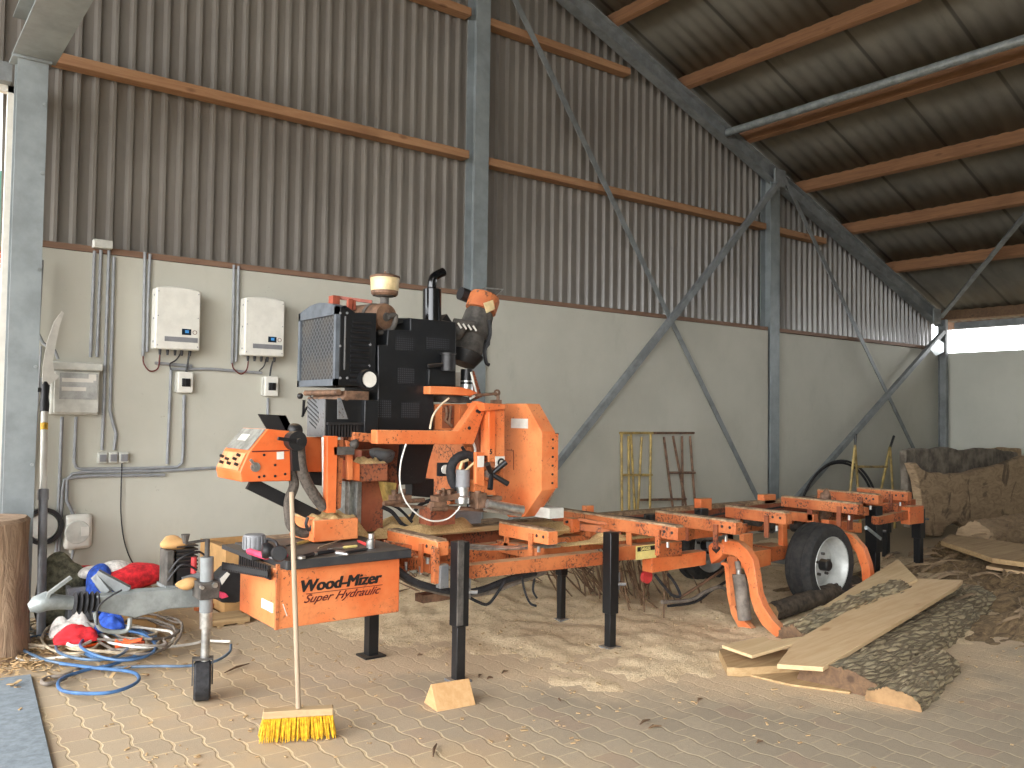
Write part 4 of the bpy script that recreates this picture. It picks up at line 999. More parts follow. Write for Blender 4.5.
# cross beams (along the depth) below the bed rails
# bed rails : (far end px, near end px, top/bottom heights), top at z ~ .82
beds = [((387, 527), (449, 541), .15, .82), ((503, 518), (558, 531), .14, .83), ((589, 511), (686, 527), .13, .85), ((655, 507), (743, 522), .13, .85),
        ((725, 503), (792, 513), .13, .85), ((781, 495), (863, 504), .13, .87), ((817, 489), (883, 495), .13, .885), ((858, 487.5), (912, 492), .13, .885)]
BED = []; beds = [(a_, b_, .088, z_) for a_, b_, h_, z_ in beds]
for i, (f_, n_, h, z) in enumerate(beds):
    pn = G(n_[0], n_[1], z); X = pn.x - .085; pf = AX(f_[0], f_[1], X)
    y1 = max(pf.y, pn.y+.55); y0 = pn.y; y1 = min(y1, 5.75)
    w = .085
    if i == 2: y1 = 5.35
    mb = MB(); mb.box(X, X+w, y0, y1, z-h, z); br = P4('bed_rail', mb, 'orange' if i in (0, 1) else 'orange_dirty', bevel=.005)
    mb = MB(); mb.box(X+.005, X+w-.005, y0+.02, y1, z, z+.012); P4('wear_strip', mb, 'dusttop', br)
    mb = MB()
    for yy in (y0+.12, y0+.05): mb.cyl((X-.003, yy, z-h*.45), (X, yy, z-h*.45), .011, n=10)
    P4('bolt_hole', mb, 'dark', br)
    # support beam and uprights
    mb = MB(); mb.box(X+.01, X+.08, max(y0+.10, YF+.12), y1+.05, z-h-.12, z-h-.04); P4('cross_beam', mb, 'orange_dirty', bevel=.005)
    mb = MB(); mb.box(X-.018, X-.004, y0+.15, y0+.19, z-h-.12, z-.03); mb.box(X+.01, X+.02, y0+.45, y0+.5, z-h-.1, z-h); P4('side_bracket', mb, 'orange_dirty' if i < 3 else 'rust', br)
    mb = MB(); mb.cyl((X-.03, y0+.06, z-h-.05), (X-.03, y0+.06, z-.1), .011, n=8); P4('adjusting_bolt', mb, 'steel', br)
    BED.append((X, y0, y1, z, h))
# chrome bolts on the first cross beam
mb = MB()
for yy in (4.62, 4.8): mb.cyl((BED[0][0]-.01, yy, .60), (BED[0][0]-.01, yy, .65), .012, n=8)
P4('chrome_bolts', mb, 'steel')
# box sections between the rails and near the axle
rail(660, 515, 533, 722, 526, 545, YF+.35, .07, 'orange', 'link_beam') if False else None
X = BED[3][0]
mb = MB(); mb.box(BED[2][0]+.1, BED[4][0], 4.72, 4.82, .60, .70); P4('link_beam', mb, 'orange', bevel=.005)
poly('step_box', [(751, 552), (771, 549), (771, 565), (751, 570)], YF+.06, .25, 'orange')
poly('axle_box', [(771, 547), (790, 545), (790, 558), (771, 562)], YF+.10, .2, 'orange_dirty')
poly('upright', [(744, 534), (753, 533), (753, 551), (744, 552)], YF+.08, .05, 'orange')
poly('upright', [(783, 522), (787, 522), (788, 546), (783, 547)], YF+.10, .05, 'orange')
# end of the bed
poly('end_rail', [(879, 517), (911, 510), (911, 519), (879, 525)], 4.50, .08, 'orange_dirty')
mb = pbox(910, 507, 924, 523, 4.48, .10); P4('end_block', mb, 'orange', bevel=.006)
mb = MB(); mb.box(9.15, 9.25, 4.8, 5.6, .64, .74); P4('end_beam', mb, 'orange_dirty')
poly('clamp', [(884, 497), (893, 497), (893, 500), (908, 498), (911, 507), (897, 510), (883, 506)], 4.9, .10, 'orange')
# wrench-like lever
mb = MB(); mb.beam(A(866, 527, 4.42), A(881, 539, 4.42), .012, .028); mb.cyl(A(866, 528, 4.40), A(866, 528, 4.44), .016, n=14); P4('steel_lever', mb, 'galv')
# side supports standing up between the bed rails
def post(px0, py0, px1, py1, Y, d, m='orange', nm='side_support'):
    P4(nm, pbox(px0, py0, px1, py1, Y, d), m, bevel=.005)
post(586, 506, 594, 516, 5.0, .05); post(701, 499, 712, 510, 5.2, .08); post(764, 495, 776, 504, 5.3, .08)
post(572, 519, 580, 532, 4.85, .1, 'orange'); post(590, 524, 600, 536, 4.8, .08, 'orange_dirty'); post(630, 530, 637, 543, 4.7, .07, 'orange_dirty')
mb = MB(); mb.beam(A(578, 519, 4.8), A(632, 528, 4.55), .03, .02); mb.beam(A(575, 526, 4.9), A(622, 531, 4.6), .05, .05); P4('toe_roller_arm', mb, 'orange_dirty')
for k, (px, py, Y) in enumerate(((760, 520, 4.75), (797, 524, 4.9), (806, 527, 4.8), (690, 533, 4.7), (772, 527, 4.9))):
    mb = MB(); c = A(px, py, Y); mb.cyl(c, c+V((0, .14, 0)), .06, n=22); mb.cyl(c+V((0, -.02, 0)), c, .025, n=12); P4('hydraulic_roller', mb, 'orange_dirty' if k % 2 else 'motor')
mb = MB(); c = A(826, 508, 4.55); mb.blob(c, (.05, .05, .14), 3, .4, 14, 16, 12); mb.cyl(c+V((-.08, 0, .03)), c+V((.06, 0, .05)), .03); P4('chain_turner', mb, 'brownmetal')
mb = MB(); c = A(624, 541, 4.55); mb.blob(c+V((0, .2, 0)), (.16, .1, .05), 4, .4, 10, 18, 10); mb.blob(A(560, 528, 5.0), (.2, .12, .04), 5, .4, 10, 18, 10); P4('sawdust_heap', mb, 'sawdust_pale')
# sawdusty deck left of the bed
mb = MB(); mb.box(2.1, 4.1, 5.18, 5.56, .755, .775); P4('deck_plate', mb, 'dusttop')
def pile(x0, x1, y0, y1, z, h, seed, m='sawdust_pale'):
    mb = MB(); mb.grid(lambda u, v: V((x0+(x1-x0)*u, y0+(y1-y0)*v, z + h*max(0, math.sin(PI*u)**.5*math.sin(PI*v)**.5)*(.55+1.1*noise.noise(V((u*5+seed, v*3, seed)))))), 36, 14)
    return mb
P4('sawdust_heap', pile(2.85, 3.62, 5.05, 5.5, .77, .16, 2), 'sawdust_pale'); P4('sawdust_heap', pile(2.35, 2.95, 5.05, 5.45, .77, .12, 7), 'sawdust_pale')
P4('sawdust_heap', pile(3.9, 4.9, 4.48, 4.6, .70, .035, 9), 'sawdust_pale')
mb = MB(); mb.tube(smooth([A(*q, 4.9) for q in ((566, 522), (590, 520), (625, 524), (660, 530), (700, 527), (735, 520), (770, 515), (812, 512))], 6), .010, 8); P4('hydraulic_hose', mb, 'rubber')
mb = MB(); mb.tube(smooth([A(*q, 5.0) for q in ((600, 515), (640, 518), (690, 521), (720, 514), (760, 510), (800, 505), (850, 503))], 6), .009, 8); P4('hydraulic_hose', mb, 'rubber')
for k_, (px, py, Y) in enumerate(((705, 512, 5.0), (742, 507, 5.1), (812, 500, 5.2), (838, 497, 5.3), (655, 518, 4.95))):
    c = A(px, py, Y); mb = MB(); mb.box(c.x-.05, c.x+.05, Y, Y+.08, c.z-.05, c.z+.03); mb.cyl((c.x-.08, Y+.04, c.z+.01), (c.x+.08, Y+.04, c.z+.01), .016, n=10); P4('clamp_block', mb, 'brownmetal' if k_ % 2 else 'black_metal', bevel=.004)
# hydraulic hoses slung below the bed
def sm_hose(pts, Y, r, m='rubber', dy=0, nm='hydraulic_hose'):
    P = smooth([A(x, y, Y + dy*i/len(pts)) for i, (x, y) in enumerate(pts)], 6); mb = MB(); mb.tube(P, r, 8); P4(nm, mb, m)
sm_hose([(386, 556), (400, 572), (420, 584), (455, 592), (480, 590), (510, 579), (535, 573)], 4.55, .022)
sm_hose([(386, 560), (402, 577), (425, 588), (460, 595), (490, 592), (515, 583), (545, 572)], 4.6, .018, 'greyhose')
sm_hose([(465, 595), (478, 602), (488, 604), (498, 592), (505, 580)], 4.5, .010)
sm_hose([(522, 577), (525, 592), (530, 603), (536, 606)], 4.5, .008); sm_hose([(535, 576), (533, 590), (537, 598)], 4.6, .008)
sm_hose([(655, 575), (663, 585), (672, 595), (680, 596), (676, 585), (668, 574)], 4.55, .012)
sm_hose([(662, 602), (690, 600), (705, 592), (720, 587), (728, 592)], 4.6, .016, 'greyhose'); sm_hose([(668, 606), (695, 602), (712, 590), (728, 580), (735, 568)], 4.7, .012)
sm_hose([(680, 598), (700, 585), (720, 572), (735, 562)], 4.65, .012, 'brownmetal')
sm_hose([(410, 520), (420, 505), (440, 498), (452, 500)], 5.25, .014); sm_hose([(382, 507), (392, 512), (402, 524), (410, 528)], 5.2, .014); sm_hose([(383, 503), (398, 508), (412, 522)], 5.25, .010)
sm_hose([(700, 524), (716, 530), (728, 533), (740, 528)], 4.7, .012)
sm_hose([(466, 548), (490, 549), (530, 548), (560, 546)], 4.62, .010, 'steel'); sm_hose([(466, 545), (500, 547), (540, 546), (566, 543)], 4.68, .010, 'steel')
mb = MB(); c = A(648, 577, 4.6); mb.cyl(c, c+V((0, .03, 0)), .05, n=18); P4('red_roller', mb, 'redplastic')
poly('mounting_plate', [(388, 541), (446, 551), (446, 562), (388, 556)], 4.75, .06, 'orange_dirty')
poly('latch', [(434, 548), (440, 548), (440, 584), (434, 584)], 4.42, .04, 'orange_dirty')
poly('latch', [(441, 566), (449, 564), (449, 588), (440, 589)], 4.40, .05, 'leggrey')
mb = MB(); c = A(430, 590, 4.7); mb.box(c.x-.05, c.x+.2, 4.7, 4.8, c.z-.08, c.z-.03); P4('bracket', mb, 'brownmetal')

# --- loader arms
XA_ = A(717, 549, YF-.06).x
def arm(name, outer, inner, X, d, m='orange'):
    mb = MB(); o_ = [AX(x, y, X) for x, y in outer]; i_ = [AX(x, y, X) for x, y in inner]
    n = len(o_); vs = []; 
    for a_, b_ in zip(o_, i_): vs += [a_, b_, a_+V((d, 0, 0)), b_+V((d, 0, 0))]
    fs = []
    for k in range(n-1):
        q = 4*k; r_ = q+4
        fs += [(q, q+1, r_+1, r_), (q+2, r_+2, r_+3, q+3), (q, r_, r_+2, q+2), (q+1, q+3, r_+3, r_+1)]
    fs += [(0, 2, 3, 1), (4*n-4, 4*n-3, 4*n-1, 4*n-2)]
    mb.add(vs, fs); return P4(name, mb, m, bevel=.004)
outer = [(722, 539), (738, 542), (747, 550), (753, 560), (756, 578), (758, 593), (763, 606), (772, 620), (783, 631), (794, 640), (803, 645)]
inner = [(719, 554), (733, 555), (739, 560), (743, 567), (748, 582), (750, 597), (754, 611), (762, 625), (773, 635), (782, 641), (788, 643)]
arm('loader_arm', outer, inner, XA_, .07)
arm('loader_arm', [(722, 562), (729, 564), (730, 590), (735, 608), (745, 622), (756, 634)], [(720, 564), (724, 566), (727, 596), (731, 614), (738, 627), (747, 638)], XA_+.05, .06)
poly_ = [AX(x, y, XA_-.01) for x, y in ((708, 546), (711, 543), (717, 542), (723, 545), (724, 552), (720, 558), (711, 564), (709, 556))]
mb = MB(); mb.prism(poly_, (.1, 0, 0)); hf = P4('pivot_lug', mb, 'orange', bevel=.006)
def heart(cx, cy_, s):
    out = []
    for i in range(28):
        t = 2*PI*i/28; out.append((cx + s*16*math.sin(t)**3/17, cy_ - s*(13*math.cos(t)-5*math.cos(2*t)-2*math.cos(3*t)-math.cos(4*t))/17))
    return out
mb = MB(); mb.prism([AX(x, y, XA_-.013) for x, y in heart(716, 549.5, 4.4)], (.01, 0, 0)); P4('heart_hole', mb, 'blackink', hf)
mb = MB(); a_, b_ = AX(739, 574, XA_+.02), AX(745, 620, XA_+.02); mb.tube([b_, a_], .052, 20); mb.tube([a_, a_.lerp(b_, -.28)], .022, 12); cyl_ = P4('hydraulic_cylinder', mb, 'greyhose')
mb = MB(); mb.cyl(AX(739, 570, XA_-.03), AX(739, 574, XA_-.03), .018, n=10); P4('fitting', mb, 'steel', cyl_)
mb = MB(); mb.beam(AX(733, 556, XA_+.06), AX(737, 606, XA_+.06), .02, .09); P4('arm_link', mb, 'orange_dirty')
X2 = A(845, 536, 4.25).x
outer = [(818, 530), (838, 530), (852, 535), (863, 548), (869, 565), (872, 588)]
inner = [(820, 537), (837, 538), (848, 543), (856, 553), (861, 568), (863, 590)]
arm('loader_arm', outer, inner, X2+.10, .07)
poly('axle_arm', [(829, 520), (862, 523), (862, 533), (829, 531)], YF+.05, .08, 'orange')
poly('link_plate', [(849, 510), (853, 510), (853, 530), (849, 530)], YF-.02, .02, 'rust')

# --- wheels
def wheel(cx, cy_, cz, r, w, near=True):
    R = P4('tyre', MB().lathe([(r*.70, 0), (r*.77, -.008), (r*.93, -.004), (r*.985, .018), (r, .035), (r, .06), (r*.985, .064), (r*.985, .07), (r, .074), (r, w-.074), (r*.985, w-.07), (r*.985, w-.064), (r, w-.06), (r, w-.035), (r*.985, w-.018), (r*.93, w), (r*.66, w)], (cx, cy_, cz), (0, 1, 0), 56, False), 'tyre')
    P4('rim', MB().lathe([(r*.70, -.006), (r*.71, .0), (r*.66, .03), (r*.63, .06), (r*.61, .135), (r*.55, .15), (r*.50, .12), (r*.30, .10), (.0, .10)], (cx, cy_, cz), (0, 1, 0), 48, False), 'white_rim', R)
    mb = MB(); mb.lathe([(0, .02), (.038, .02), (.048, .03), (.052, .12)], (cx, cy_-.0, cz), (0, 1, 0), 24); P4('hub_cap', mb, 'black_metal', R)
    mb = MB()
    for k in range(5):
        a = 2*PI*k/5+.3; mb.cyl((cx+.095*math.cos(a), cy_+.075, cz+.095*math.sin(a)), (cx+.095*math.cos(a), cy_+.11, cz+.095*math.sin(a)), .014, n=6)
    P4('wheel_nuts', mb, 'motor', R)
c = A(832, 567, 4.20); wheel(c.x, 4.20, .345, .355, .24)
c2 = V((c.x-.0, 5.65, .325)); mb = MB()
wheel(c.x, 5.5, .345, .355, .2)
mb = MB(); mb.cyl((c.x, 4.3, .33), (c.x, 5.6, .33), .04); mb.box(c.x-.2, c.x-.12, 4.36, 5.4, .36, .42); P4('axle', mb, 'galv_dull')

# --- saw head: mast
ma, mbp = A(357, 482, 5.2), A(383, 527, 5.2)
mast = P4('mast', MB().box(ma.x+.03, mbp.x, 5.2, 5.38, .80, 1.35), 'rust', bevel=.005)
mb = MB(); mb.box(ma.x-.0, ma.x+.03, 5.19, 5.39, .80, ma.z); mb.box(ma.x-.06, ma.x-.03, 5.25, 5.35, .80, ma.z); P4('galvanised_edge', mb, 'steel', mast)
poly('carriage_box', [(313, 517), (323, 520), (323, 542), (313, 539)], 4.9, .2, 'orange')
a_, b_ = A(323, 520, 4.86), A(358, 538, 4.86)
cb_ = P4('carriage_box', MB().box(a_.x-.06, b_.x, 4.86, 5.22, b_.z-.005, a_.z), 'orange', bevel=.006)
P4('sawdust_heap', pile(a_.x-.05, b_.x, 4.88, 5.2, a_.z, .05, 4), 'sawdust_pale')
a_, b_ = A(360, 464, 4.95), A(385, 481, 4.95)
P4('slide_box', MB().box(a_.x, b_.x+.02, 4.95, 5.15, b_.z, a_.z), 'rust', bevel=.006)
P4('sawdust_heap', pile(a_.x, b_.x+.02, 4.96, 5.14, a_.z, .05, 5), 'sawdust_pale')
poly('slide_end', [(352, 461), (360, 464), (360, 481), (352, 480)], 4.93, .15, 'orange_bright')
poly('upright_post', [(327, 436), (338, 436), (336, 513), (327, 513)], 4.84, .06, 'orange_bright')
poly('upright_post', [(338, 440), (344, 440), (341, 508), (337, 510)], 4.88, .04, 'orange_dirty')
mb = MB(); mb.tube([A(324, 437, 4.9), A(325, 492, 4.9)], .016, 10); P4('white_hose', mb, 'whitehose')
poly('back_plate', [(305, 437), (322, 437), (322, 472), (305, 472)], 5.1, .04, 'orange_bright')
poly('lower_plate', [(310, 472), (323, 472), (322, 486), (310, 484)], 5.15, .04, 'dark')
poly('back_panel', [(343, 436), (401, 444), (398, 500), (384, 500), (384, 484), (343, 484)], 5.30, .04, 'rust')
poly('side_plate', [(346, 440), (353, 443), (353, 480), (348, 480)], 4.9, .03, 'orange')
mb = MB(); c = A(345, 450, 4.85); mb.box(c.x-.08, c.x+.06, 4.84, 4.87, c.z-.03, c.z+.02); mb.blob(c+V((.06, 0, .05)), (.025, .025, .035), 3, .5, 16, 14, 10); P4('valve', mb, 'motor')
poly('chute', [(385, 482), (397, 483), (394, 503), (390, 503)], 5.1, .1, 'yellow')
mb = MB(); c = A(400, 498, 5.0); mb.obox(c, ((1, 0, 0), (0, 1, 0), (0, 0, 1)), (.06, .05, .02)); mb.cyl(A(394, 490, 5.0), A(395, 503, 5.0), .018, n=10); mb.cyl(A(404, 489, 5.0), A(404, 503, 5.0), .012, n=8); mb.blob(c, (.05, .04, .035), 6, .5, 14, 16, 10); mb.tube([A(384, 503, 4.95), A(424, 500, 4.95)], .015, 8); mb.beam(A(384, 504, 5.0), A(428, 508, 5.0), .05, .02); P4('guide_mechanism', mb, 'brownmetal')
poly('belt_housing', [(403, 442), (435, 442), (429, 462), (425, 483), (402, 485), (400, 470)], 5.25, .18, 'black_metal')
poly('motor_box', [(412, 479), (434, 479), (434, 498), (412, 496)], 5.35, .1, 'black_metal')
# black drag arm, hub and hoses
mb = MB(); mb.beam(A(249, 483, 5.0), A(318, 517, 5.0), .03, .075); P4('drag_arm', mb, 'black_metal')
mb = MB(); mb.tube(smooth([A(*q, 4.88) for q in ((299, 440), (300, 455), (302, 470), (307, 483), (315, 496), (324, 508))], 6), .034, 12); P4('cable_chain', mb, 'drag')
mb = MB(); mb.tube(smooth([A(*q, 4.95) for q in ((291, 470), (294, 485), (289, 500), (289, 515), (292, 527), (303, 533), (313, 530))], 7), .03, 10); P4('corrugated_hose', mb, 'drag')
mb = MB(); mb.tube(smooth([A(*q, 4.9) for q in ((308, 517), (306, 524), (309, 530), (313, 524))], 5), .01, 8); P4('thin_hose', mb, 'dark')
mb = MB(); c = A(298, 441, 4.82); mb.cyl(c, c+V((0, .08, 0)), .058, n=26); mb.cyl(c+V((0, -.03, 0)), c, .016, n=10); mb.beam(A(278, 438.5, 4.8), c, .015, .02); mb.blob(c+V((.03, .09, .05)), (.045, .04, .055), 9, .3, 10, 16, 10); mb.beam(c+V((.0, .05, 0)), c+V((.01, .05, -.18)), .03, .05); P4('chain_hub', mb, 'black_metal')

# --- control panel
YC = 4.9
side = [(240, 472), (249, 452), (268, 429), (290, 431), (291, 481), (242, 482)]
Xn = [A(x, y, YC) for x, y in side]; wd = .42
pan = P4('control_panel', MB().prism(Xn, (0, wd, 0)), 'orange_bright', bevel=.005)
def face(p0, p1, inset, u0, u1, v0, v1, name, m, off=.003, th=.004):
    # patch on the sloping console face: p0 lower edge, p1 upper edge (near side); depth along +Y
    e = (p1-p0); nrm = e.cross(V((0, 1, 0))).normalized()
    if nrm.x > 0: nrm = -nrm
    mb = MB(); c_ = [p0 + e*v + V((0, wd*u, 0)) + nrm*off for u, v in ((u0, v0), (u1, v0), (u1, v1), (u0, v1))]
    mb.prism(c_, nrm*th); return P4(name, mb, m, pan)
face(Xn[1], Xn[2], 0, .05, .95, .05, .95, 'window_panel', 'panelglass')
face(Xn[1], Xn[2], 0, .42, .72, .42, .68, 'gauge', 'label', .007)
face(Xn[0], Xn[1], 0, .06, .94, .05, .9, 'switch_plate', 'panelplate')
for u, v in ((.15, .3), (.3, .55), (.45, .3), (.6, .5), (.75, .3), (.85, .6), (.22, .75)):
    p0, p1 = Xn[0], Xn[1]; e = p1-p0; nrm = -(V((0, 1, 0)).cross(e)).normalized(); nrm = nrm if nrm.x < 0 else -nrm
    b0 = p0+e*v+V((0, wd*u, 0)); mb = MB(); mb.cyl(b0, b0+nrm*.03, .009, n=8); P4('switch', mb, 'dark', pan)
mb = MB(); mb.prism([A(x, y, YC-.004) for x, y in ((252, 451), (289, 450), (289, 451.2), (252, 452.2))], (0, .004, 0)); P4('seam', mb, 'redink', pan)
mb = MB(); mb.prism([A(x, y, YC-.004) for x, y in ((277, 452), (284, 451.5), (284, 459), (277, 459.5))], (0, .004, 0)); P4('side_sticker', mb, 'label', pan)
mb = MB(); c = A(255, 467, YC); mb.cyl(c+V((0, -.012, 0)), c, .028, n=18); mb.beam(c+V((-.04, -.03, .045)), c+V((0, -.015, 0)), .012, .015); P4('key_lock', mb, 'steel', pan)
mb = MB()
for x, y in ((275, 465), (259, 477), (264, 476), (285, 474), (275, 476), (264, 455)): c = A(x, y, YC); mb.cyl(c+V((0, -.004, 0)), c, .008, n=8)
P4('panel_bolts', mb, 'dark', pan)
ld = [(258.5, 414), (286, 415.5), (294, 431.5), (267, 429)]
q = [A(x, y, YC+.1) for x, y in ld]; mb = MB(); mb.prism(q, (0, .015, .0)); mb.prism([q[1], q[2], q[2]+V((-.05, 0, 0)), q[1]+V((-.05, 0, 0))], (0, .05, 0)); P4('open_lid', mb, 'black_metal', pan)

# --- engine
YE = 4.9
outl = [(378, 345), (387, 345), (388, 329.5), (410.5, 330.5), (410.5, 318), (456, 322), (456, 388), (434, 391), (434, 431), (378, 431)]
eng = poly('engine_cover', outl, YE, .48, 'black', label='black engine cover', bevel=.006)
mb = MB(); mb.prism([A(x, y, YE) for x, y in ((378, 318), (395, 320), (411, 320), (411, 332), (388, 331), (378, 345))], (0, .01, 0)); 
for (x0_, y0_, x1_, y1_) in ((396, 336, 414, 351), (427, 337, 449, 350), (398, 368, 414, 384), (374+4, 400, 391, 418), (402, 402, 419, 418), (440, 366, 450, 376)):
    P4('perforated_patch', pbox(x0_, y0_, x1_, y1_, YE-.003, .003), 'perf', eng)
P4('access_panel', pbox(429, 369, 455, 386, YE-.03, .03), 'black', eng, bevel=.004)
P4('lower_channel', pbox(365, 400, 378, 436, YE-.04, .05), 'black', eng, bevel=.004)
mb = MB(); mb.tube([A(428, 366, YE-.05), A(450, 364, YE-.05)], .012, 8); c = A(448, 362, YE-.05); mb.cyl(c+V((0, 0, -.06)), c+V((0, 0, .05)), .045, n=18); mb.cyl(c+V((0, 0, .05)), c+V((0, 0, .06)), .055, n=18); P4('throttle', mb, 'black_metal', eng)
# radiator
Xr = A(337, 305, YE).x; Yf = YE; yfar = Xr/ (A(298.5, 345, 1.0).x)
ztop = A(337, 306, YE).z; zbot = A(337, 385.5, YE).z
xr2 = A(376, 350, YE).x
rad = P4('radiator', MB().prism([(Xr+.02, Yf, zbot), (Xr+.02, Yf, ztop), (Xr+.06, Yf, ztop+.01), (Xr+.13, Yf, ztop-.03), (xr2, Yf, ztop-.02), (xr2, Yf, zbot)], (0, yfar-Yf, 0)), 'black', bevel=.006)
mb = MB(); mb.prism([(Xr+.01, Yf+.03, zbot+.04), (Xr+.01, Yf+.03, ztop-.05), (Xr+.01, yfar-.03, ztop-.05), (Xr+.01, yfar-.03, zbot+.04)], (.02, 0, 0)); P4('radiator_mesh', mb, 'radmesh', rad)
mb = MB(); fw = .03
for (a0, a1, b0, b1) in ((Yf, Yf+fw, zbot, ztop), (yfar-fw, yfar, zbot, ztop), (Yf, yfar, zbot, zbot+fw*1.4), (Yf, yfar, ztop-.05, ztop)): mb.box(Xr-.004, Xr+.022, a0, a1, b0, b1)
P4('radiator_frame', mb, 'radframe', rad)
mb = MB(); pr = [(Xr+.0, yy, ztop + .045*math.sin(PI*(yy-Yf)/(yfar-Yf))) for yy in [Yf+(yfar-Yf)*i/12 for i in range(13)]]
mb.prism(pr + [(Xr, yfar, ztop-.01), (Xr, Yf, ztop-.01)], (.07, 0, 0)); P4('curved_top', mb, 'radframe', rad)
mb = MB()
for i in range(13):
    z = A(360, 322+i*4.9, YE).z; a0, a1 = A(350.5, 340, YE).x, A(369, 340, YE).x
    mb.obox(((a0+a1)/2 + (.012 if i < 2 else 0), YE-.004, z), ((1, 0, 0), (0, 1, .8), (0, -.8, 1)), ((a1-a0)/2, .010, .004))
P4('louvres', mb, 'dark', rad)
mb = MB(); x_ = A(344.5, 345, YE).x; mb.box(x_-.003, x_+.004, YE-.008, YE, zbot+.1, ztop-.06); P4('edge_strip', mb, 'leggrey', rad)
mb = MB()
for x, y in ((340, 313), (340, 346), (340, 378), (347, 313), (347, 378), (370, 344.5), (369, 366)): c = A(x, y, YE); mb.cyl(c+V((0, -.006, 0)), c, .008, n=8)
P4('bolts', mb, 'mid_pl', rad)
c = A(369.5, 379.5, YE-.05)
lm = P4('work_lamp', MB().lathe([(0, .0), (.052, .0), (.06, .012), (.05, .05)], c, (0, 1, 0), 24), 'label', label='round white lamp'); 
mb = MB(); mb.lathe([(.05, -.004), (.064, -.004), (.066, .05), (.05, .05), (.05, -.004)], c, (0, 1, 0), 24); P4('lamp_ring', mb, 'black', lm)
# under the radiator
q0 = A(325, 398, YE); Xl = q0.x; zt_, zb_ = A(325, 399, YE).z, A(325, 437, YE).z; ylf = Xl/(A(307.5, 400, 1.0).x)
bt_ = P4('battery_box', MB().box(Xl+.004, A(366, 400, YE).x, YE+.0, ylf, zb_, zt_), 'black', bevel=.005)
P4('vented_side', MB().box(Xl, Xl+.006, YE, ylf, zb_, zt_), 'leggrey', bt_)
mb = MB()
for i in range(9):
    for j in range(7):
        if abs(i-4)+abs(j-3) < 6: mb.obox((Xl-.001, YE+.09+i*.02+j*.0, zb_+.04+j*.027+i*.008), ((0, 1, 1), (1, 0, 0), (0, -1, 1)), (.008, .002, .003))
P4('vent_slots', mb, 'dark', bt_)
mb = MB()
for i in range(10): z = A(328+i*3, 428, YE); mb.box(z.x, z.x+.012, YE-.02, YE, zb_-.0, zb_+.08)
mb.box(Xl+.01, A(362, 400, YE).x, YE-.03, YE, zb_+.075, zb_+.09); P4('cooling_ribs', mb, 'black_metal', bt_)
mb = MB(); mb.prism([A(x, y, YE-.01) for x, y in ((338, 398), (341, 398), (348, 419), (338, 419))], (0, .01, 0)); P4('gusset', mb, 'leggrey', bt_)
mb = MB(); mb.tube([V((Xr+.05, YE+.05, zbot-.04)), V((Xr+.05, yfar-.02, zbot-.04))], .018, 10); mb.tube([V((Xr+.08, YE+.0, zbot-.08)), V((Xr+.08, yfar-.02, zbot-.08))], .018, 10); mb.box(Xr+.09, Xr+.25, YE+.03, yfar-.05, zbot-.10, zbot-.03); P4('radiator_pipes', mb, 'brownmetal')
mb = MB(); c = A(300, 396, 5.3); mb.blob(c, (.02, .02, .02), 2, .1, 3, 10, 8); mb.beam(A(304, 400, 5.25), A(303, 416, 5.25), .01, .015); mb.beam(A(307, 407, 5.25), A(302, 417, 5.25), .01, .012); P4('hanging_lever', mb, 'black_metal')
# air cleaner and pre-filter
c = A(386.5, 317, 4.98)
mb = MB(); mb.lathe([(0, 0), (.085, 0), (.092, .02), (.092, .36), (.085, .38), (0, .38)], c, (-.15, 1, .03), 32); ac = P4('air_cleaner', mb, 'brownmetal')
mb = MB(); mb.lathe([(.093, .12), (.097, .12), (.097, .15), (.093, .15), (.093, .12)], c, (-.15, 1, .03), 32); P4('clamp_band', mb, 'motor', ac)
mb = MB(); mb.lathe([(0, -.012), (.028, -.012), (.03, 0)], c, (-.15, 1, .03), 18); mb.tube(smooth([c+V((.0, -.02, 0)), c+V((.06, -.015, .01)), c+V((.03, -.02, -.08)), c+V((-.06, 0, -.11))], 5), .018, 8); P4('outlet', mb, 'motor', ac)
c = A(384.5, 302, 5.05); zz = c.z
mb = MB(); mb.lathe([(.03, -.02), (.03, .03), (.06, .035), (.065, .05), (.04, .06)], c, (0, 0, 1), 24); pf = P4('pre_filter', mb, 'motor')
mb = MB(); mb.lathe([(.0, .055), (.075, .055), (.082, .065), (.092, .075), (.098, .16), (0.0, .16)], c, (0, 0, 1), 32); P4('filter_bowl', mb, 'cream', pf)
mb = MB(); mb.lathe([(.0, .185), (.06, .185), (.098, .172), (.103, .158), (.0, .155)], c, (0, 0, 1), 32); mb.lathe([(.078, .04), (.09, .055), (.09, .075), (.078, .075), (.078, .04)], c, (0, 0, 1), 32); mb.cyl(c+V((0, 0, .18)), c+V((0, 0, .205)), .008, n=8); P4('filter_cap', mb, 'brownmetal', pf)
mb = MB(); p0 = A(334, 300, 5.35); mb.beam(A(334, 297, 5.35), A(372, 302, 5.2), .025, .022); mb.box(p0.x-.03, p0.x+.02, 5.3, 5.37, p0.z-.07, p0.z+.025); mb.beam(A(350, 299, 5.2), A(349, 310, 5.2), .03, .03); mb.beam(A(354, 300, 5.2), A(354, 310, 5.2), .02, .02); P4('roll_frame', mb, 'fadedred')
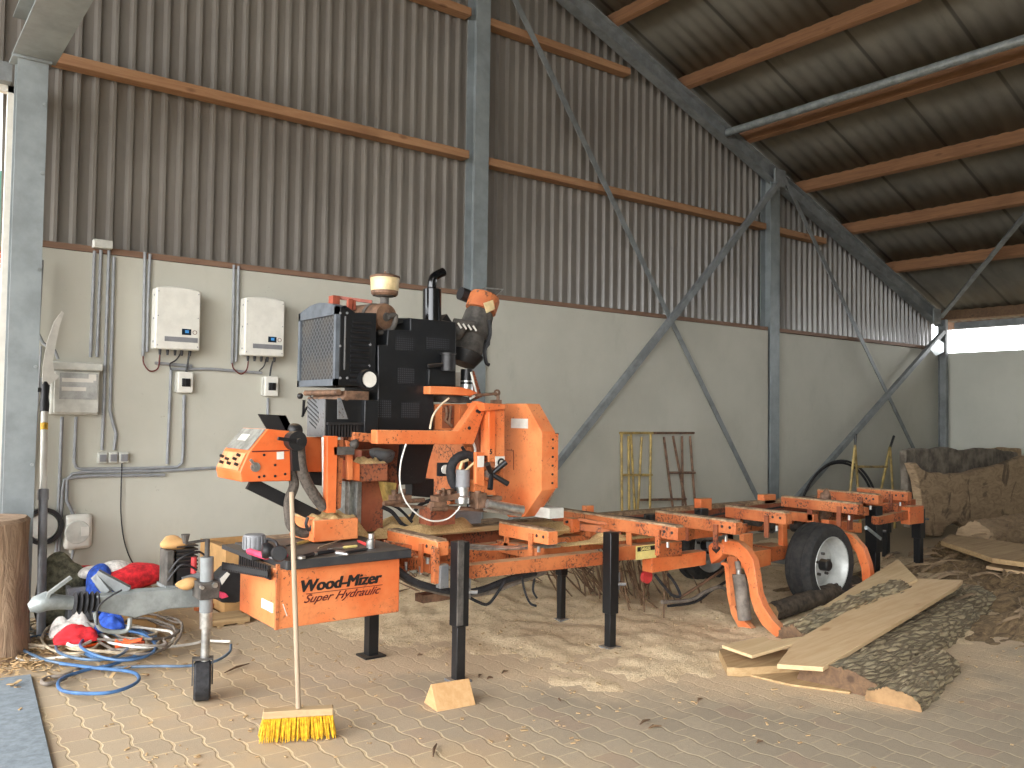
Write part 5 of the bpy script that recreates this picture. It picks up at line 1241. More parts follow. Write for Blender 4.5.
# exhaust
c = A(432, 322, 5.12); t_ = A(432, 289.5, 5.12)
ex = P4('muffler', MB().lathe([(0, 0), (.066, 0), (.066, (t_-c).length), (.045, (t_-c).length+.01), (0, (t_-c).length+.01)], c, (t_-c), 28), 'gloss', label='glossy black muffler')
mb = MB(); mb.tube(smooth([A(*q, 5.12) for q in ((432, 290), (432, 284), (433.5, 278), (438, 274.5), (443.5, 272))], 6), [.032]*25, 16); P4('exhaust_pipe', mb, 'gloss', ex)
mb = MB(); mb.prism([A(x, y, 5.2) for x, y in ((442, 320), (447, 314), (452, 322))], (0, .08, 0)); mb.prism([A(x, y, 5.0) for x, y in ((396, 318), (411, 318), (411, 322), (394, 324))], (0, .2, 0)); P4('cover_bracket', mb, 'black_metal')

# --- drive motor leaning over the back (orange cap, grey body, black cone)
YM = 5.25
ax = (A(484, 300, YM)-A(467, 352, YM)); Lx = ax.length; o0 = A(467, 352, YM)
mot = P4('drive_motor', MB().lathe([(0, -.02), (.10, -.02), (.115, .02), (.095, .13), (.112, .15), (.118, .17), (.108, .31), (.09, .34)], o0, ax, 30), 'motor')
mb = MB(); mb.lathe([(0, .0), (.09, .0), (.125, .07), (.13, .09), (.07, .12)], o0-ax.normalized()*.10, ax, 30); P4('end_bell', mb, 'black_metal', mot)
mb = MB(); mb.lathe([(.10, .335), (.118, .34), (.118, .44), (.108, .465), (0, .47)], o0, ax, 30); P4('motor_cap', mb, 'orange_dirty', mot, 'faded orange motor cap')
fl = [A(x, y, YM-.14) for x, y in ((484, 303), (493, 300), (495, 309), (487, 313))]; mb = MB(); mb.prism(fl, (0, .01, 0)); P4('name_label', mb, 'cream', mot)
q1 = [A(x, y, YM-.05) for x, y in ((477, 291), (486, 288), (503, 289.5), (495, 297))]; mb = MB(); mb.tube(q1, .006, 6, closed=True); P4('wire_guard', mb, 'steel', mot)
mb = MB(); c = A(470, 297, YM+.1); mb.cyl(c, c+V((-.09, 0, .02)), .05); P4('air_duct', mb, 'dark', mot)
mb = MB(); mb.tube([A(454, 322, YM-.1), A(475, 325, YM-.13)], .028, 12); mb.blob(A(458, 330, YM-.05), (.06, .06, .08), 4, .2, 8, 16, 10); P4('terminal_box', mb, 'motor', mot)
mb = MB()
for k in range(4):
    e_ = A(458+k*5, 323+k*.9, YM-.15); mb.beam(e_, e_+V((.03, 0, -.035)), .006, .012)
P4('white_stripes', mb, 'label', mot)
mb = MB(); mb.tube(smooth([A(*q, YM-.12) for q in ((489, 320), (490, 335), (485, 350), (486, 362), (489, 365))], 5), .014, 8); mb.prism([A(x, y, YM) for x, y in ((484, 318), (492, 324), (490, 345), (484, 352))], (0, .1, 0)); P4('cable', mb, 'dark', mot)
mb = MB(); mb.beam(A(468, 372, YM), A(476, 398, YM), .09, .05); P4('motor_bracket', mb, 'orange_dirty')
poly('white_panel', [(455, 372), (462, 372), (462, 388), (455, 388)], 5.2, .03, 'grey_pl')
poly('base_plate', [(430, 386), (461, 387), (470, 389), (478, 393), (470, 396), (458, 395), (430, 394)], 4.82, .25, 'orange')
c = A(466.5, 380, 4.95); mb = MB(); mb.cyl(c+V((0, 0, -.07)), c+V((0, 0, .075)), .042, n=24); fl_ = P4('oil_filter', mb, 'black')
mb = MB(); mb.cyl(c+V((0, 0, -.015)), c+V((0, 0, -.004)), .044, n=24); mb.cyl(c+V((0, 0, -.11)), c+V((0, 0, -.03)), .052, .044, n=24); P4('filter_band', mb, 'steel', fl_)
sm_hose([(471, 372), (474, 384), (476, 394), (470, 399)], 4.85, .008, 'grey_pl')
sm_hose([(449, 398), (440, 406), (433, 416), (430, 429)], 4.8, .007, 'beigehose')
poly('winch_drum', [(440, 395), (462, 396), (478, 399), (470, 403), (445, 402)], 4.9, .15, 'motor')
mb = MB(); mb.tube([A(476, 395.5, 4.8), A(497, 393.5, 4.8)], .010, 8); c = A(497.5, 393, 4.8); mb.lathe([(.014, 0), (.026, 0), (.026, .01), (.014, .01), (.014, 0)], c, (0, 1, 0), 14); mb.cyl(A(498, 396, 4.8), A(498, 403, 4.8), .012, n=8); mb.beam(A(492, 402, 4.8), A(500, 402, 4.8), .04, .03); P4('threaded_rod', mb, 'brownmetal')

# --- saw head: orange frame
poly('upper_arm', [(377, 430), (458, 431), (462, 426), (479, 401), (487, 403), (486, 408), (473.6, 444.5), (377, 444)], 4.72, .08, 'orange', label='light orange lower arm with raised right end')
mb = MB()
for x, y in ((479, 412), (469, 428), (477, 411)): c = A(x, y, 4.72); mb.cyl(c+V((0, -.006, 0)), c, .012, n=8)
P4('arm_bolts', mb, 'dark')
poly('lower_beam', [(354, 432), (378, 434), (378, 443), (354, 441)], 4.85, .08, 'orange_dirty')
poly('frame_panel', [(435, 404), (485, 404), (472, 420), (462, 430), (435, 430)], 4.95, .05, 'orange')
P4('slot_panel', pbox(443, 405, 454, 428, 4.94, .01), 'rust'); P4('slot_panel', pbox(461, 405, 471, 424, 4.94, .01), 'orange_dirty')
mb = MB(); mb.tube([A(446, 407, 4.92), A(447, 415, 4.92), A(445, 420, 4.92), A(452, 426, 4.92)], .010, 6); mb.tube([A(451, 406, 4.92), A(449, 424, 4.92)], .010, 6); P4('chain', mb, 'brownmetal')
poly('head_post', [(489, 408), (504.5, 409), (504.5, 457), (489, 456)], 4.68, .10, 'orange')
poly('head_post', [(489, 409), (495.5, 409), (495.5, 456), (489, 456)], 4.665, .02, 'orange_bright')
poly('top_plate', [(483, 403), (506, 404), (505, 409), (486, 411)], 4.64, .2, 'orange')
poly('back_plate', [(478, 410), (490, 410), (490, 490), (478, 488)], 4.85, .05, 'rust')
poly('front_strip', [(476, 452), (484.5, 452), (484.5, 487), (476, 484)], 4.62, .03, 'orange')
P4('white_sticker', pbox(478, 456, 484, 467, 4.615, .005), 'label')
poly('notch_strip', [(489, 450), (495, 450), (495, 462), (489, 462)], 4.66, .02, 'orange')
face_text('5', 489.5, 454, .045, 4.655, 'blackink', None, .0015, name='mark')
wc = P4('white_card', pbox(496, 456.5, 504.5, 468, 4.64, .01), 'label')
face_text('C', 497.5, 466.5, .075, 4.635, 'blackink', wc, .003, name='mark')
poly('bracket', [(474, 480), (484, 478), (494, 488), (496, 495), (486, 495), (474, 492)], 4.7, .06, 'orange')
poly('hand_lever_plate', [(484, 466), (504, 468), (503, 480), (486, 480)], 4.64, .03, 'orange_dirty')
c = A(491.5, 474, 4.6); hc = c
lv = P4('lever_hub', MB().cyl(c, c+V((0, .08, 0)), .03, n=18), 'steel')
for (x, y) in ((506, 462), (508, 484), (490, 489), (487, 464)):
    e = A(x, y, 4.56); mb = MB(); mb.tube([c+V((0, -.0, 0)), c.lerp(e, .35), e], [.012, .017, .019], 12); P4('lever', mb, 'black', lv)
# blade wheel guard: octagonal housing in the plane across the bed
Xg = 3.72
def gy(px): return Xg/(A(px, 450, 1.0).x)
zs = lambda px, py: AX(px, py, Xg)
g_out = [zs(505, 403.5), zs(526, 403.5), zs(541.5, 432), zs(541.5, 490.5), zs(524, 517), zs(508, 517), zs(490, 492), zs(490, 430)]
gd = P4('blade_guard', MB().prism(g_out, (.125, 0, 0)), 'orange', label='large orange octagonal blade guard', bevel=.006)
mb = MB(); q0 = zs(541.5, 434); q1 = zs(541.5, 489); mb.box(Xg-.004, Xg+.14, q0.y-.012, q0.y, q1.z, q0.z); P4('guard_edge', mb, 'orange', gd)
mb = MB()
for i in range(6):
    z = q1.z + (q0.z-q1.z)*(.1+.16*i); mb.cyl((Xg+.09, q0.y-.018, z), (Xg+.09, q0.y-.012, z), .008, n=8)
P4('edge_bolts', mb, 'dark', gd)
mb = MB(); a_, b_ = zs(511.5, 418.5), zs(528, 428.5); mb.box(Xg-.004, Xg-.001, b_.y, a_.y, b_.z, a_.z); P4('white_label', mb, 'label', gd)
mb = MB(); mb.tube([AX(507, 450, Xg-.004), AX(513.5, 450.5, Xg-.004), AX(513.5, 470, Xg-.004)], .0025, 5); P4('door_seam', mb, 'redink', gd)
mb = MB(); mb.tube([AX(553, 434, Xg+.14), AX(558, 434, Xg+.14)], .008, 6); mb.tube([AX(553, 493, Xg+.12), AX(548, 502, Xg+.12)], .006, 6); P4('guard_latch', mb, 'brownmetal', gd)
# second guard on the far side of the bed
g2 = [p+V((0, .95, 0)) for p in g_out]; P4('blade_guard', MB().prism(g2, (.125, 0, 0)), 'orange_dirty', bevel=.006)
# roller guide and its parts
mb = MB(); mb.tube([A(487, 503.5, 4.62), A(523, 510, 4.55)], .030, 16); mb.tube([A(484, 509, 4.66), A(521, 515, 4.6)], .014, 10); P4('guide_arm', mb, 'steel', label='steel guide arm')
mb = MB(); a_ = A(545, 508, 4.6); b_ = A(559, 517, 4.6); mb.box(a_.x, b_.x, 4.55, 4.8, b_.z, a_.z); P4('white_end_block', mb, 'grey_pl')
mb = MB(); mb.beam(A(500, 498, 4.7), A(463, 500, 4.75), .06, .03); mb.obox(A(478, 500, 4.7), ((1, 0, 0), (0, 1, 0), (0, 0, 1)), (.035, .05, .05)); mb.cyl(A(478, 491, 4.68), A(478, 509, 4.68), .022, n=14); mb.obox(A(446, 497, 4.75), ((1, 0, .1), (0, 1, 0), (-.1, 0, 1)), (.09, .05, .018)); mb.cyl(A(443, 488, 4.72), A(443, 497, 4.72), .012, n=8); mb.cyl(A(449, 490, 4.72), A(449, 498, 4.72), .015, n=8); mb.cyl(A(438, 492, 4.7), A(455, 490, 4.8), .012, n=8); mb.beam(A(432, 506, 4.8), A(482, 510, 4.8), .12, .02); mb.obox(A(438, 505, 4.72), ((1, 0, 0), (0, 1, 0), (0, 0, 1)), (.05, .03, .022)); mb.cyl(A(431, 509, 4.68), A(447, 509, 4.68), .014, n=8); P4('guide_mechanism', mb, 'brownmetal')
c = A(462.5, 500, 4.72)
gb = P4('grease_bottle', MB().lathe([(0, -.02), (.05, -.02), (.05, .02), (.04, .03), (.04, .09), (.0, .09)], c, (0, 0, 1), 24), 'steel')
mb = MB(); mb.lathe([(.0, .085), (.047, .085), (.047, .20), (0, .20)], c, (0, 0, 1), 24); P4('bottle_top', mb, 'steelblue' if False else 'mid_pl', gb)
mb = MB(); mb.tube(smooth([A(*q, 4.8) for q in ((457, 489), (452, 480), (451, 468), (456, 459), (465, 455), (474, 458), (478, 463))], 6), .032, 14); P4('elbow_hose', mb, 'rubber')
mb = MB(); mb.tube([A(462, 474, 4.7), A(477, 460, 4.7)], .008, 8); mb.tube([A(459, 472, 4.74), A(462, 462, 4.74), A(468, 460, 4.74)], .010, 8); P4('guide_link', mb, 'cream')
P4('lamp_bracket', pbox(440, 463, 451, 476, 4.95, .04), 'dark'); P4('side_lamp', MB().lathe([(0, 0), (.032, 0), (.03, .03)], A(446.5, 469.5, 4.93), (0, 1, 0), 20), 'label')
mb = MB(); mb.tube(smooth([A(*q, 4.6) for q in ((406, 444), (401, 462), (400, 482), (405, 500), (417, 514), (432, 521), (447, 519), (457, 511), (460, 506))], 8), .0048, 8); P4('white_water_hose', mb, 'whitehose')

mb = MB(); c = A(382, 455, 5.2); mb.blob(c, (.09, .06, .05), 8, .3, 10, 18, 10); P4('pump', mb, 'leggrey')
P4('lower_guide_box', pbox(431, 508, 455, 524, 4.9, .15), 'rust')
P4('long_board', MB().box(A(395, 528, 5.1).x, 4.3, 5.08, 5.12, .755, .79), 'greyboard')
P4('low_grey_tray', pbox(456, 512, 481, 523, 5.15, .05), 'mid_pl')
sm_hose([(472, 440), (475, 448), (475, 455)], 4.85, .009, 'whitehose'); sm_hose([(462, 447), (466, 455), (466, 470)], 4.9, .012, 'rubber')
poly('link_strip', [(466, 447), (471, 447), (474, 462), (469, 468)], 4.9, .03, 'orange')

# ------------------------------------------------------------------ tools on the table top
ZT = zt + .053
def T(px, py, dz=.0): return G(px, py, ZT+dz)
GT = 'tools lying on the dark table top'
c = T(229.5+0, 548, 0); c = T(254, 549, 0)
mb = MB(); mb.lathe([(0, 0), (.062, 0), (.062, .075), (.055, .085), (0, .085)], c, (0, 0, 1), 28)
for k in range(16): a = 2*PI*k/16; mb.obox(c+V((.062*math.cos(a), .062*math.sin(a), .04)), ((math.cos(a), math.sin(a), 0), (-math.sin(a), math.cos(a), 0), (0, 0, 1)), (.004, .005, .034))
solo('ribbed_can', mb, MAT['mid_pl'], 'ribbed grey round can on the left end of the table top', 'can', GT)
r = thing('ear_defenders', 'pair of dark ear defenders with pinkish shine on the table top', 'ear defenders', T(274, 552), GT)
cL = T(270, 551, .045); cR = T(279, 553.5, .045)
for i, c in enumerate((cL + V((-.01, .02, 0)), cR)):
    mb = MB(); mb.lathe([(0, -.036), (.028, -.032), (.042, -.012), (.044, .008), (.038, .024), (0, .024)], c, (-.2, -.9, .15) if i else (-.9, .2, 0), 26)
    build('ear_cup', mb, MAT['dark'], r)
mb = MB(); mb.tube(smooth([cL+V((-.01, .03, .04)), cL+V((0, .04, .06)), cR+V((0, .05, .055)), cR+V((0, .02, .03))], 6), .008, 8); build('headband', mb, MAT['dark'], r)
def stick(px0, py0, px1, py1, r0, m, name, label, cat, head=None, hm='steel', dz=.012, r1=None):
    a, b = T(px0, py0, dz), T(px1, py1, dz)
    rt = thing(name, label, cat, (a+b)/2, GT)
    mb = MB(); mb.tube([a, a.lerp(b, .1), a.lerp(b, .9), b], [r0*.7, r0, r0, r0*.7], 10); build('handle', mb, MAT[m], rt)
    if head:
        d = (b-a).normalized(); s = V((-d.y, d.x, 0)); mb = MB()
        if head == 'hammer': mb.tube([b-s*.04, b-s*.02, b+s*.02, b+s*.045], [.014, .016, .012, .006], 10)
        elif head == 'shaft': mb.tube([b, b+d*.10], .0045, 8)
        elif head == 'socket': mb.tube([b+V((0, 0, -.01)), b+V((0, 0, .03))], .022, 14)
        elif head == 'ring': mb.lathe([(.010, -.006), (.022, -.006), (.022, .006), (.010, .006), (.010, -.006)], b+d*.015, (0, 0, 1), 16)
        build('head', mb, MAT[hm], rt)
    return rt
stick(248, 551, 268, 557, .018, 'pink', 'pliers', 'pink handled pliers in front of the ribbed can on the table top', 'pliers', 'shaft', 'mid_pl')
stick(281, 554.5, 287, 555.5, .013, 'pink', 'plug', 'short pink plug just right of the ear defenders', 'plug')
stick(319, 539, 297, 543.5, .010, 'yellow', 'screwdriver', 'screwdriver with yellow handle at the back of the table top behind the broom', 'screwdriver', 'shaft', 'dark')
stick(334, 551, 316, 553.5, .011, 'dark', 'socket_wrench', 'black handled wrench on the table top just right of the broom handle', 'wrench', 'ring', 'steel')
stick(314, 554, 303, 557, .013, 'dark', 'torch', 'black torch lying close to the broom handle on the table top', 'torch', 'ring', 'steel')
stick(357, 546, 343, 547.5, .008, 'sticker', 'screwdriver', 'screwdriver with yellow handle in the middle of the table top', 'screwdriver', 'shaft', 'steel')
stick(367, 549, 342, 553.5, .009, 'dark', 'hammer', 'steel headed hammer with dark handle lying at the front of the table top', 'hammer', 'hammer', 'steel')
stick(358, 541, 370, 546, .009, 'redplastic', 'ratchet', 'ratchet with reddish grip and chrome socket standing at the right of the table top', 'ratchet', 'socket', 'steel')
c = T(371, 548, 0); mb = MB(); mb.lathe([(0, 0), (.022, 0), (.022, .05), (.018, .055), (.018, .085), (0, .085)], c, (0, 0, 1), 20)
solo('chrome_socket', mb, MAT['steel'], 'upright chrome socket at the right end of the table top', 'socket', GT)
stick(318, 548, 338, 541, .006, 'handle', 'chisel', 'long thin pale handled chisel lying across the table top', 'chisel', 'shaft', 'steel')
# toothed blade pieces hanging on the left edge of the tool box
mb = MB()
a, b = V((x0-.02 if False else tb.location.x, 0, 0)), None
X_ = f0.x-.012
for i in range(13):
    y = YB+.06+i*.035; mb.box(X_-.02, X_, y, y+.02, zt-.045, zt+.015)
mb.box(X_-.012, X_, YB+.05, YB+.52, zt-.06, zt-.03)
P4('toothed_strip', mb, 'black_metal', tb)

# ================================================================== TIMBER AT THE RIGHT
def board(name, pts, th, m, label, cat, group=None, bevel=.003):
    mb = MB(); mb.prism([G(x, y, z) for x, y, z in pts], (0, 0, -th)); return solo(name, mb, MAT[m], label, cat, group, bevel=bevel)
def barklog(name, p, q, w0, w1, h0, h1, seed, label, cat, group=None, m='bark', full=False, endm='cutend', rough=.018, na=44):
    """half round slab with bark outside and a sawn flat below (or a full round log)"""
    p, q = V(p), V(q); d = q-p; L = d.length; dn = d.normalized(); s = dn.cross(V((0, 0, 1))).normalized(); u = s.cross(dn)
    n = max(30, int(L/.016)); mb = MB(); vs = []
    span = 2*PI if full else PI
    for i in range(n+1):
        t = i/n; w = w0+(w1-w0)*t; h = h0+(h1-h0)*t; w *= 1+.10*noise.noise(V((t*4, seed, 1))); 
        for k in range(na+(0 if full else 1)):
            a = span*k/na; x = math.cos(a)*w/2; z = math.sin(a)*h
            if full: z = math.sin(a)*h + h
            nn = noise.noise(V((t*L*2, a*3, seed)))*.6 + (abs(noise.noise(V((t*L*5, a*15, seed+4)))))*1.1 + noise.noise(V((t*L*12, a*22, seed+9)))*.5
            r = rough*nn*2
            vs.append(p + d*t + s*(x + r*math.cos(a)) + u*(z + r*abs(math.sin(a)) + .0))
    c = na if full else na+1
    fs = []
    for i in range(n):
        for k in range(c if full else c-1): fs.append((i*c+k, i*c+(k+1) % c, (i+1)*c+(k+1) % c, (i+1)*c+k))
        if not full: fs.append((i*c+c-1, i*c, (i+1)*c, (i+1)*c+c-1))
    mb.add(vs, fs)
    r_ = thing(name, label, cat, (p+q)/2, group)
    build('bark', mb, MAT[m], r_, ang=60)
    for i, pp in ((0, p), (n, q)):
        cs = [vs[i*c+k] for k in range(c)]; sgn = -1 if i == 0 else 1
        mb = MB(); mb.prism([x + dn*sgn*.0 for x in cs], dn*sgn*.006); build('cut_end', mb, MAT[endm], r_, ang=20)
    return r_
GS = 'bark slabs and boards piled in front of the wheel'
barklog('bark_slab', G(838, 690, .0), G(972, 604, .0), .50, .42, .13, .17, 2, 'largest bark covered slab in front, under the long pale board', 'slab', GS, rough=.011, endm='darkwood')
barklog('bark_slab', G(893, 706, .0), G(938, 668, .0), .30, .26, .09, .12, 5, 'short bark slab at the front with a pale cut end facing forward', 'slab', GS, rough=.010)
barklog('bark_slab', G(792, 641, .09), G(900, 592, .23), .21, .20, .10, .09, 8, 'bark slab lying between the two pale boards', 'slab', GS, endm='darkwood')
barklog('branch_log', G(770, 622, .02), G(856, 594, .02), .14, .16, .07, .08, 11, 'dark round log lying against the foot of the wheel', 'log', None, m='darkbark', full=True, rough=.006)
board('board', [(777, 664, .13), (796, 640, .16), (905, 578, .31), (963, 580, .31), (956, 587, .30), (823, 667, .14)], .028, 'freshboard', 'long pale sawn board lying on top of the bark slabs', 'board', GS)
board('board', [(898, 559, .34), (918, 579, .32), (893, 589, .29), (845, 603, .20), (800, 626, .13), (788, 628, .13), (842, 594, .23)], .028, 'paleboard', 'wide pale board behind, its square end nearest the far legs', 'board', GS)
board('board', [(722, 645, .14), (764, 636, .15), (771, 640, .15), (826, 634, .17), (752, 655.5, .13)], .02, 'paleboard', 'thin pointed pale board at the left tip of the pile', 'board', GS)
board('board', [(719, 650, .06), (727, 647, .06), (795, 650, .06), (806, 664, .06), (740, 668, .06), (727, 667, .06)], .055, 'greyboard', 'thick short slab on the floor under the pointed board', 'slab', GS)
board('board', [(735, 671, .015), (800, 668, .015), (860, 680, .015), (850, 692, .015), (790, 684, .015)], .014, 'greyboard', 'flat dusty slab on the floor half covered with sawdust', 'slab', GS)
board('board', [(941, 541, .26), (950, 534, .27), (1030, 545, .26), (1030, 563, .24), (992, 558, .24), (972, 551, .25)], .05, 'greyboard', 'thick slab with pale top at the right edge of the picture', 'slab', 'slabs stacked at the right edge')
barklog('bark_slab', G(945, 556, 0), G(1035, 574, 0), .40, .5, .17, .20, 14, 'dark bark piece under the thick slab at the right edge', 'slab', 'slabs stacked at the right edge', m='debris', rough=.04, endm='darkwood')
board('board', [(986, 566, .12), (1000, 560, .14), (1030, 565, .13), (1030, 573, .12)], .03, 'freshboard', 'thin bright board below the thick slab at the right edge', 'board', 'slabs stacked at the right edge')
barklog('bark_slab', G(975, 545, .02) , G(1040, 532, .02), .5, .5, .28, .30, 15, 'rough light brown log behind the thick slab at the right edge', 'log', 'slabs stacked at the right edge', m='oldslab', rough=.02, endm='oldslab')

# big old slabs standing on edge at the far right
def stand(pts, Y, th, m, label, seed):
    P = []; n = len(pts)
    for i in range(n):
        a, b = A(*pts[i], Y), A(*pts[(i+1) % n], Y)
        for k in range(4):
            q = a.lerp(b, k/4); q.z += .03*noise.noise(V((q.x*3, q.z*3, seed))); q.x += .03*noise.noise(V((q.x*3, q.z*3, seed+5))); q.z = max(q.z, .0); P.append(q)
    mb = MB(); mb.prism(P, (0, th, 0)); return solo('tree_slab', mb, MAT[m], label, 'slab', 'old tree slabs standing on edge at the right', bevel=.02)
stand([(912, 463), (916, 462), (922, 469), (932, 473), (950, 474), (975, 471), (1000, 465), (1012, 461), (1030, 455), (1030, 520), (1000, 523), (985, 529), (965, 528), (955, 522), (946, 527), (944, 534), (931, 537), (922, 534), (921, 520), (922, 500), (918, 480)], 5.80, .12, 'oldslab', 'big brown tree slab standing on edge, with dark cracks and a small arch at its foot', 1)
stand([(906, 452), (915, 448), (930, 449), (945, 447), (960, 450), (985, 448), (1003, 450), (1018, 452), (1020, 520), (909, 528), (907, 490)], 6.0, .10, 'greyslab', 'darker grey tree slab standing behind the big brown one', 3)
stand([(985, 450), (1000, 447), (1022, 449), (1022, 505), (990, 505)], 6.12, .06, 'oldslab', 'third tree slab showing just above the others at the right edge', 6)

# trestles
def tubes(name, segs, Y, r, m, label, cat, group=None, dark=()):
    lo = min((A(x1, y1, Y) for s_ in segs for (x1, y1) in s_), key=lambda q: q.z)
    root = thing(name, label, cat, (lo.x, Y, 0), group)
    for i, s_ in enumerate(segs):
        a, b = A(*s_[0], Y), A(*s_[1], Y); horiz = abs(a.z-b.z) < .15
        if not horiz and s_[1][1] > 485:
            d = b-a; b = a + d*((a.z)/(a.z-b.z)); 
        mb = MB(); mb.tube([a, b], r, 8)
        if i in dark: build('dark_cap', mb, MAT['dark'], root)
        else: build('cross_bar' if horiz else 'leg', mb, MAT[m], root)
    return root
tubes('trestle', [((620, 433), (653, 433)), ((621.5, 434), (622, 508)), ((631, 434), (634.5, 508)), ((628.5, 436), (629, 500)), ((641.7, 437), (638, 506)), ((650.8, 434), (650, 506)), ((623, 475), (652, 475))], 7.33, .015, 'yellow', 'pale yellow steel trestle leaning on the wall, left one of the pair', 'trestle')
tubes('trestle', [((652, 433), (694, 433)), ((664, 437), (671.6, 498)), ((673, 436), (684.6, 498)), ((682, 436), (682.7, 497)), ((690, 436), (695, 503)), ((669, 472.7), (695, 472.7)), ((640, 500), (686, 499))], 7.35, .015, 'brownmetal', 'dark brown steel trestle leaning on the wall, right one of the pair', 'trestle')
tubes('trestle', [((855, 445), (850, 492)), ((855, 445), (858, 490)), ((857, 466.7), (887, 466.7)), ((890, 447), (881, 490)), ((890, 447), (892.5, 488)), ((856, 434), (855, 446)), ((894, 436), (890, 448))], 6.7, .018, 'yellow', 'yellow trestle with black tipped uprights standing behind the far end of the sawmill', 'trestle', dark=(5, 6))
# bent black pipe standing as an arch
xa, xb = A(798, 490, 7.2).x, A(879, 490, 7.2).x; cx = (xa+xb)/2; Rx = (xb-xa)/2; hz_ = A(832, 459.5, 7.2).z
mb = MB()
for dx, dy, k_ in ((0, 0, 1), (.03, .05, .965)):
    mb.tube([V((cx+dx+Rx*k_*math.cos(a), 7.2+dy, .028+(hz_-.05)*k_*math.sin(a))) for a in [PI*i/40 for i in range(41)]], .018, 8)
mb.tube([V((xa, 7.2, .028)), V((xa+.03, 7.25, .028))], .018, 8)
solo('bent_pipe', mb, MAT['rubber'], 'large black plastic pipe bent into an arch against the far wall', 'pipe')
mb = MB(); mb.prism([A(x, y, 7.29) for x, y in ((930, 349), (938, 339), (944, 343), (944, 352), (936, 356))], (0, .01, 0)); build('gusset_plate', mb, MAT['galv'], corner_col)

# sawdust and debris on the floor
def field(x0, x1, y0, y1, fn, nu, nv):
    mb = MB(); mb.grid(lambda u, v: V((x0+(x1-x0)*u, y0+(y1-y0)*v, fn(x0+(x1-x0)*u, y0+(y1-y0)*v, u, v))), nu, nv); return mb
def sawfn(x, y, u, v):
    e = min(1, u*7, (1-u)*6, v*5, (1-v)*6); b = (y-max(7.6-1.08*x, 2.5))
    z = .045*max(0, min(1, b/.8)) + .05*noise.noise(V((x*1.3, y*1.3, 2))) + .02*noise.noise(V((x*6, y*6, 1))) + .008*noise.noise(V((x*22, y*22, 1)))
    z += .10*math.exp(-((x-4.2)**2/.9+(y-6.4)**2/.5)) + .12*math.exp(-((x-6)**2/1.5+(y-6.7)**2/.4))
    return (z - .04*max(0, -b))*max(0, e) - .022
solo('sawdust', field(2.3, 10.5, 2.2, 7.45, sawfn, 230, 150), MAT['sawdust'], 'layer of sawdust spread over the pavers under the sawmill', 'sawdust', kind='stuff', ang=80)
def debfn(x, y, u, v):
    e = min(1, u*5, (1-u)*5, v*5, (1-v)*5)
    return (.10 + .12*noise.noise(V((x*1.0, y*2.5, 6))) + .05*noise.noise(V((x*3, y*9, 2))) + .02*noise.noise(V((x*10, y*20, 2))))*max(0, e) - .05
solo('bark_debris', field(6.0, 13.0, 2.0, 5.3, debfn, 200, 150), MAT['debris'], 'brown heap of loose bark and splinters at the right behind the pile', 'bark debris', kind='stuff', ang=80)
mb = MB(); rr = random.Random(11)
def strip(c, a, L, w, bend, z):
    d = V((math.cos(a), math.sin(a), 0)); s = V((-d.y, d.x, 0)); pts = [V(c)+d*(L*(t-.5)) + s*bend*math.sin(PI*t) + V((0, 0, z+.03*math.sin(PI*t))) for t in (0, .25, .5, .75, 1)]
    mb.tube(pts, [w*.3, w, w*.9, w, w*.2], 6, flat=.3)
for i in range(230):
    x = rr.uniform(7.2, 11.5); y = rr.uniform(2.3, 5.1); strip((x, y, 0), rr.gauss(.12, .3), rr.uniform(.2, .7), rr.uniform(.006, .02), rr.uniform(-.03, .03), rr.uniform(.02, .16))
solo('bark_strips', mb, MAT['oldslab'], 'long splinters and bark strips strewn over the heap at the right', 'bark strips', kind='stuff')
mb = MB()
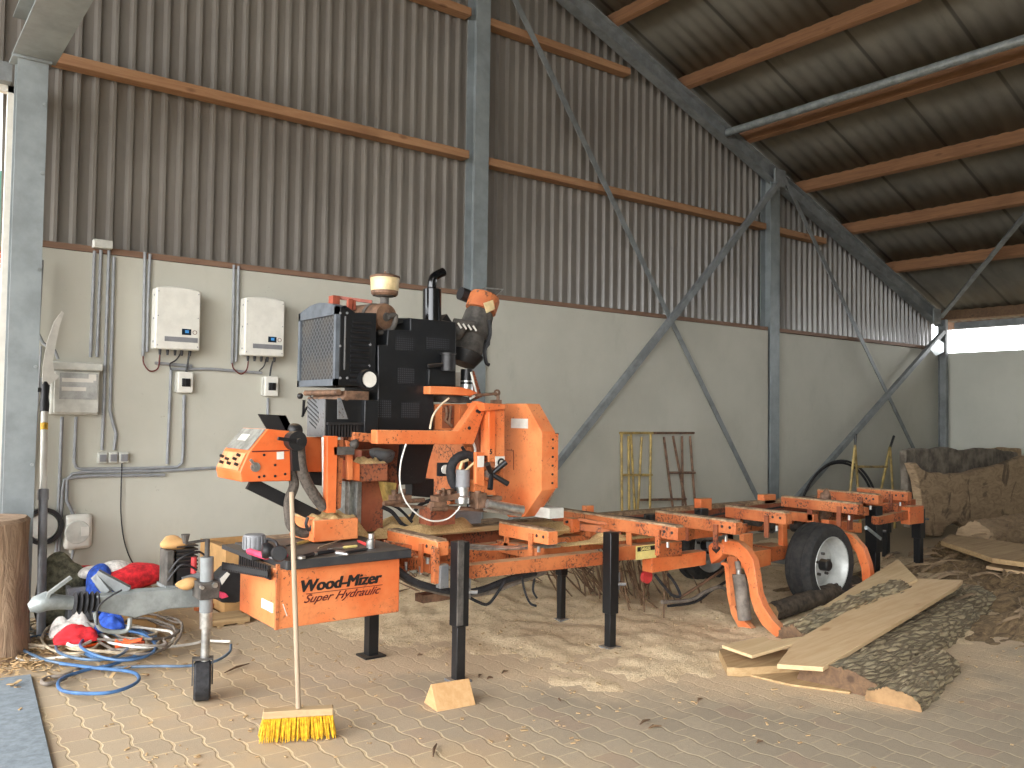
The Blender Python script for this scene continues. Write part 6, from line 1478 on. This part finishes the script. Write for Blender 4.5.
for i in range(60):
    x = rr.gauss(5.35, .22); y = rr.gauss(5.3, .25); a0 = V((x, y, .01)); b0 = V((x-.2+rr.uniform(-.15, .15), y+rr.uniform(-.1, .1), rr.uniform(.25, .55)))
    mb.tube([a0, a0.lerp(b0, .5)+V((rr.uniform(-.04, .04), 0, 0)), b0], [.006, .009, .003], 5)
for i in range(140):
    x = rr.uniform(3.6, 6.2); y = rr.uniform(5.9, 7.2); mb_a = rr.uniform(0, 3.1)
    d = V((math.cos(mb_a), math.sin(mb_a), rr.uniform(-.1, .5)))*rr.uniform(.1, .35); c = V((x, y, .08+rr.uniform(0, .1)))
    mb.tube([c-d*.5, c, c+d*.5], [.004, .009, .003], 4)
solo('bark_strips', mb, MAT['darkwood'], 'bundle of bark strips and brushwood lying below the middle of the sawmill', 'bark strips', kind='stuff')
mb = MB()
for i in range(1500):
    x = rr.uniform(1.0, 8.5); y = rr.uniform(1.6, 6.5); dens = noise.noise(V((x*1.1, y*1.1, 9)))
    if dens < rr.uniform(-.5, .5): continue
    a = rr.uniform(0, 6.3); s = rr.uniform(.004, .014)*(1.6 if rr.random() < .06 else 1); zb = 0.006 + (max(0, sawfn(x, y, .5, .5)) if (x > 2.3 and y > 2.2) else 0)
    mb.obox((x, y, zb), ((math.cos(a), math.sin(a), rr.uniform(-.3, .3)), (-math.sin(a), math.cos(a), 0), (0, 0, 1)), (s, s*.45, .002))
solo('wood_chips', mb, MAT['greyboard'], 'small pale wood chips scattered over the pavers and sawdust', 'wood chips', kind='stuff')
mb = MB()
for (px, py, L, a) in ((435, 750, .16, .9), (505, 672, .07, .3), (490, 678, .05, .1), (645, 722, .10, .2), (655, 727, .08, -.2), (420, 655, .04, 0), (560, 700, .04, 1), (237, 668, .22, .5), (700, 700, .07, .3), (760, 742, .05, 0), (480, 676, .06, .7)):
    c = G(px, py, .012); d = V((math.cos(a), math.sin(a), 0))*L/2; mb.tube([c-d, c+V((0, .01, .004)), c+d], [.003, .008, .003], 5)
solo('twigs', mb, MAT['darkwood'], 'dark twigs and bark crumbs lying loose on the pavers', 'twigs', kind='stuff')
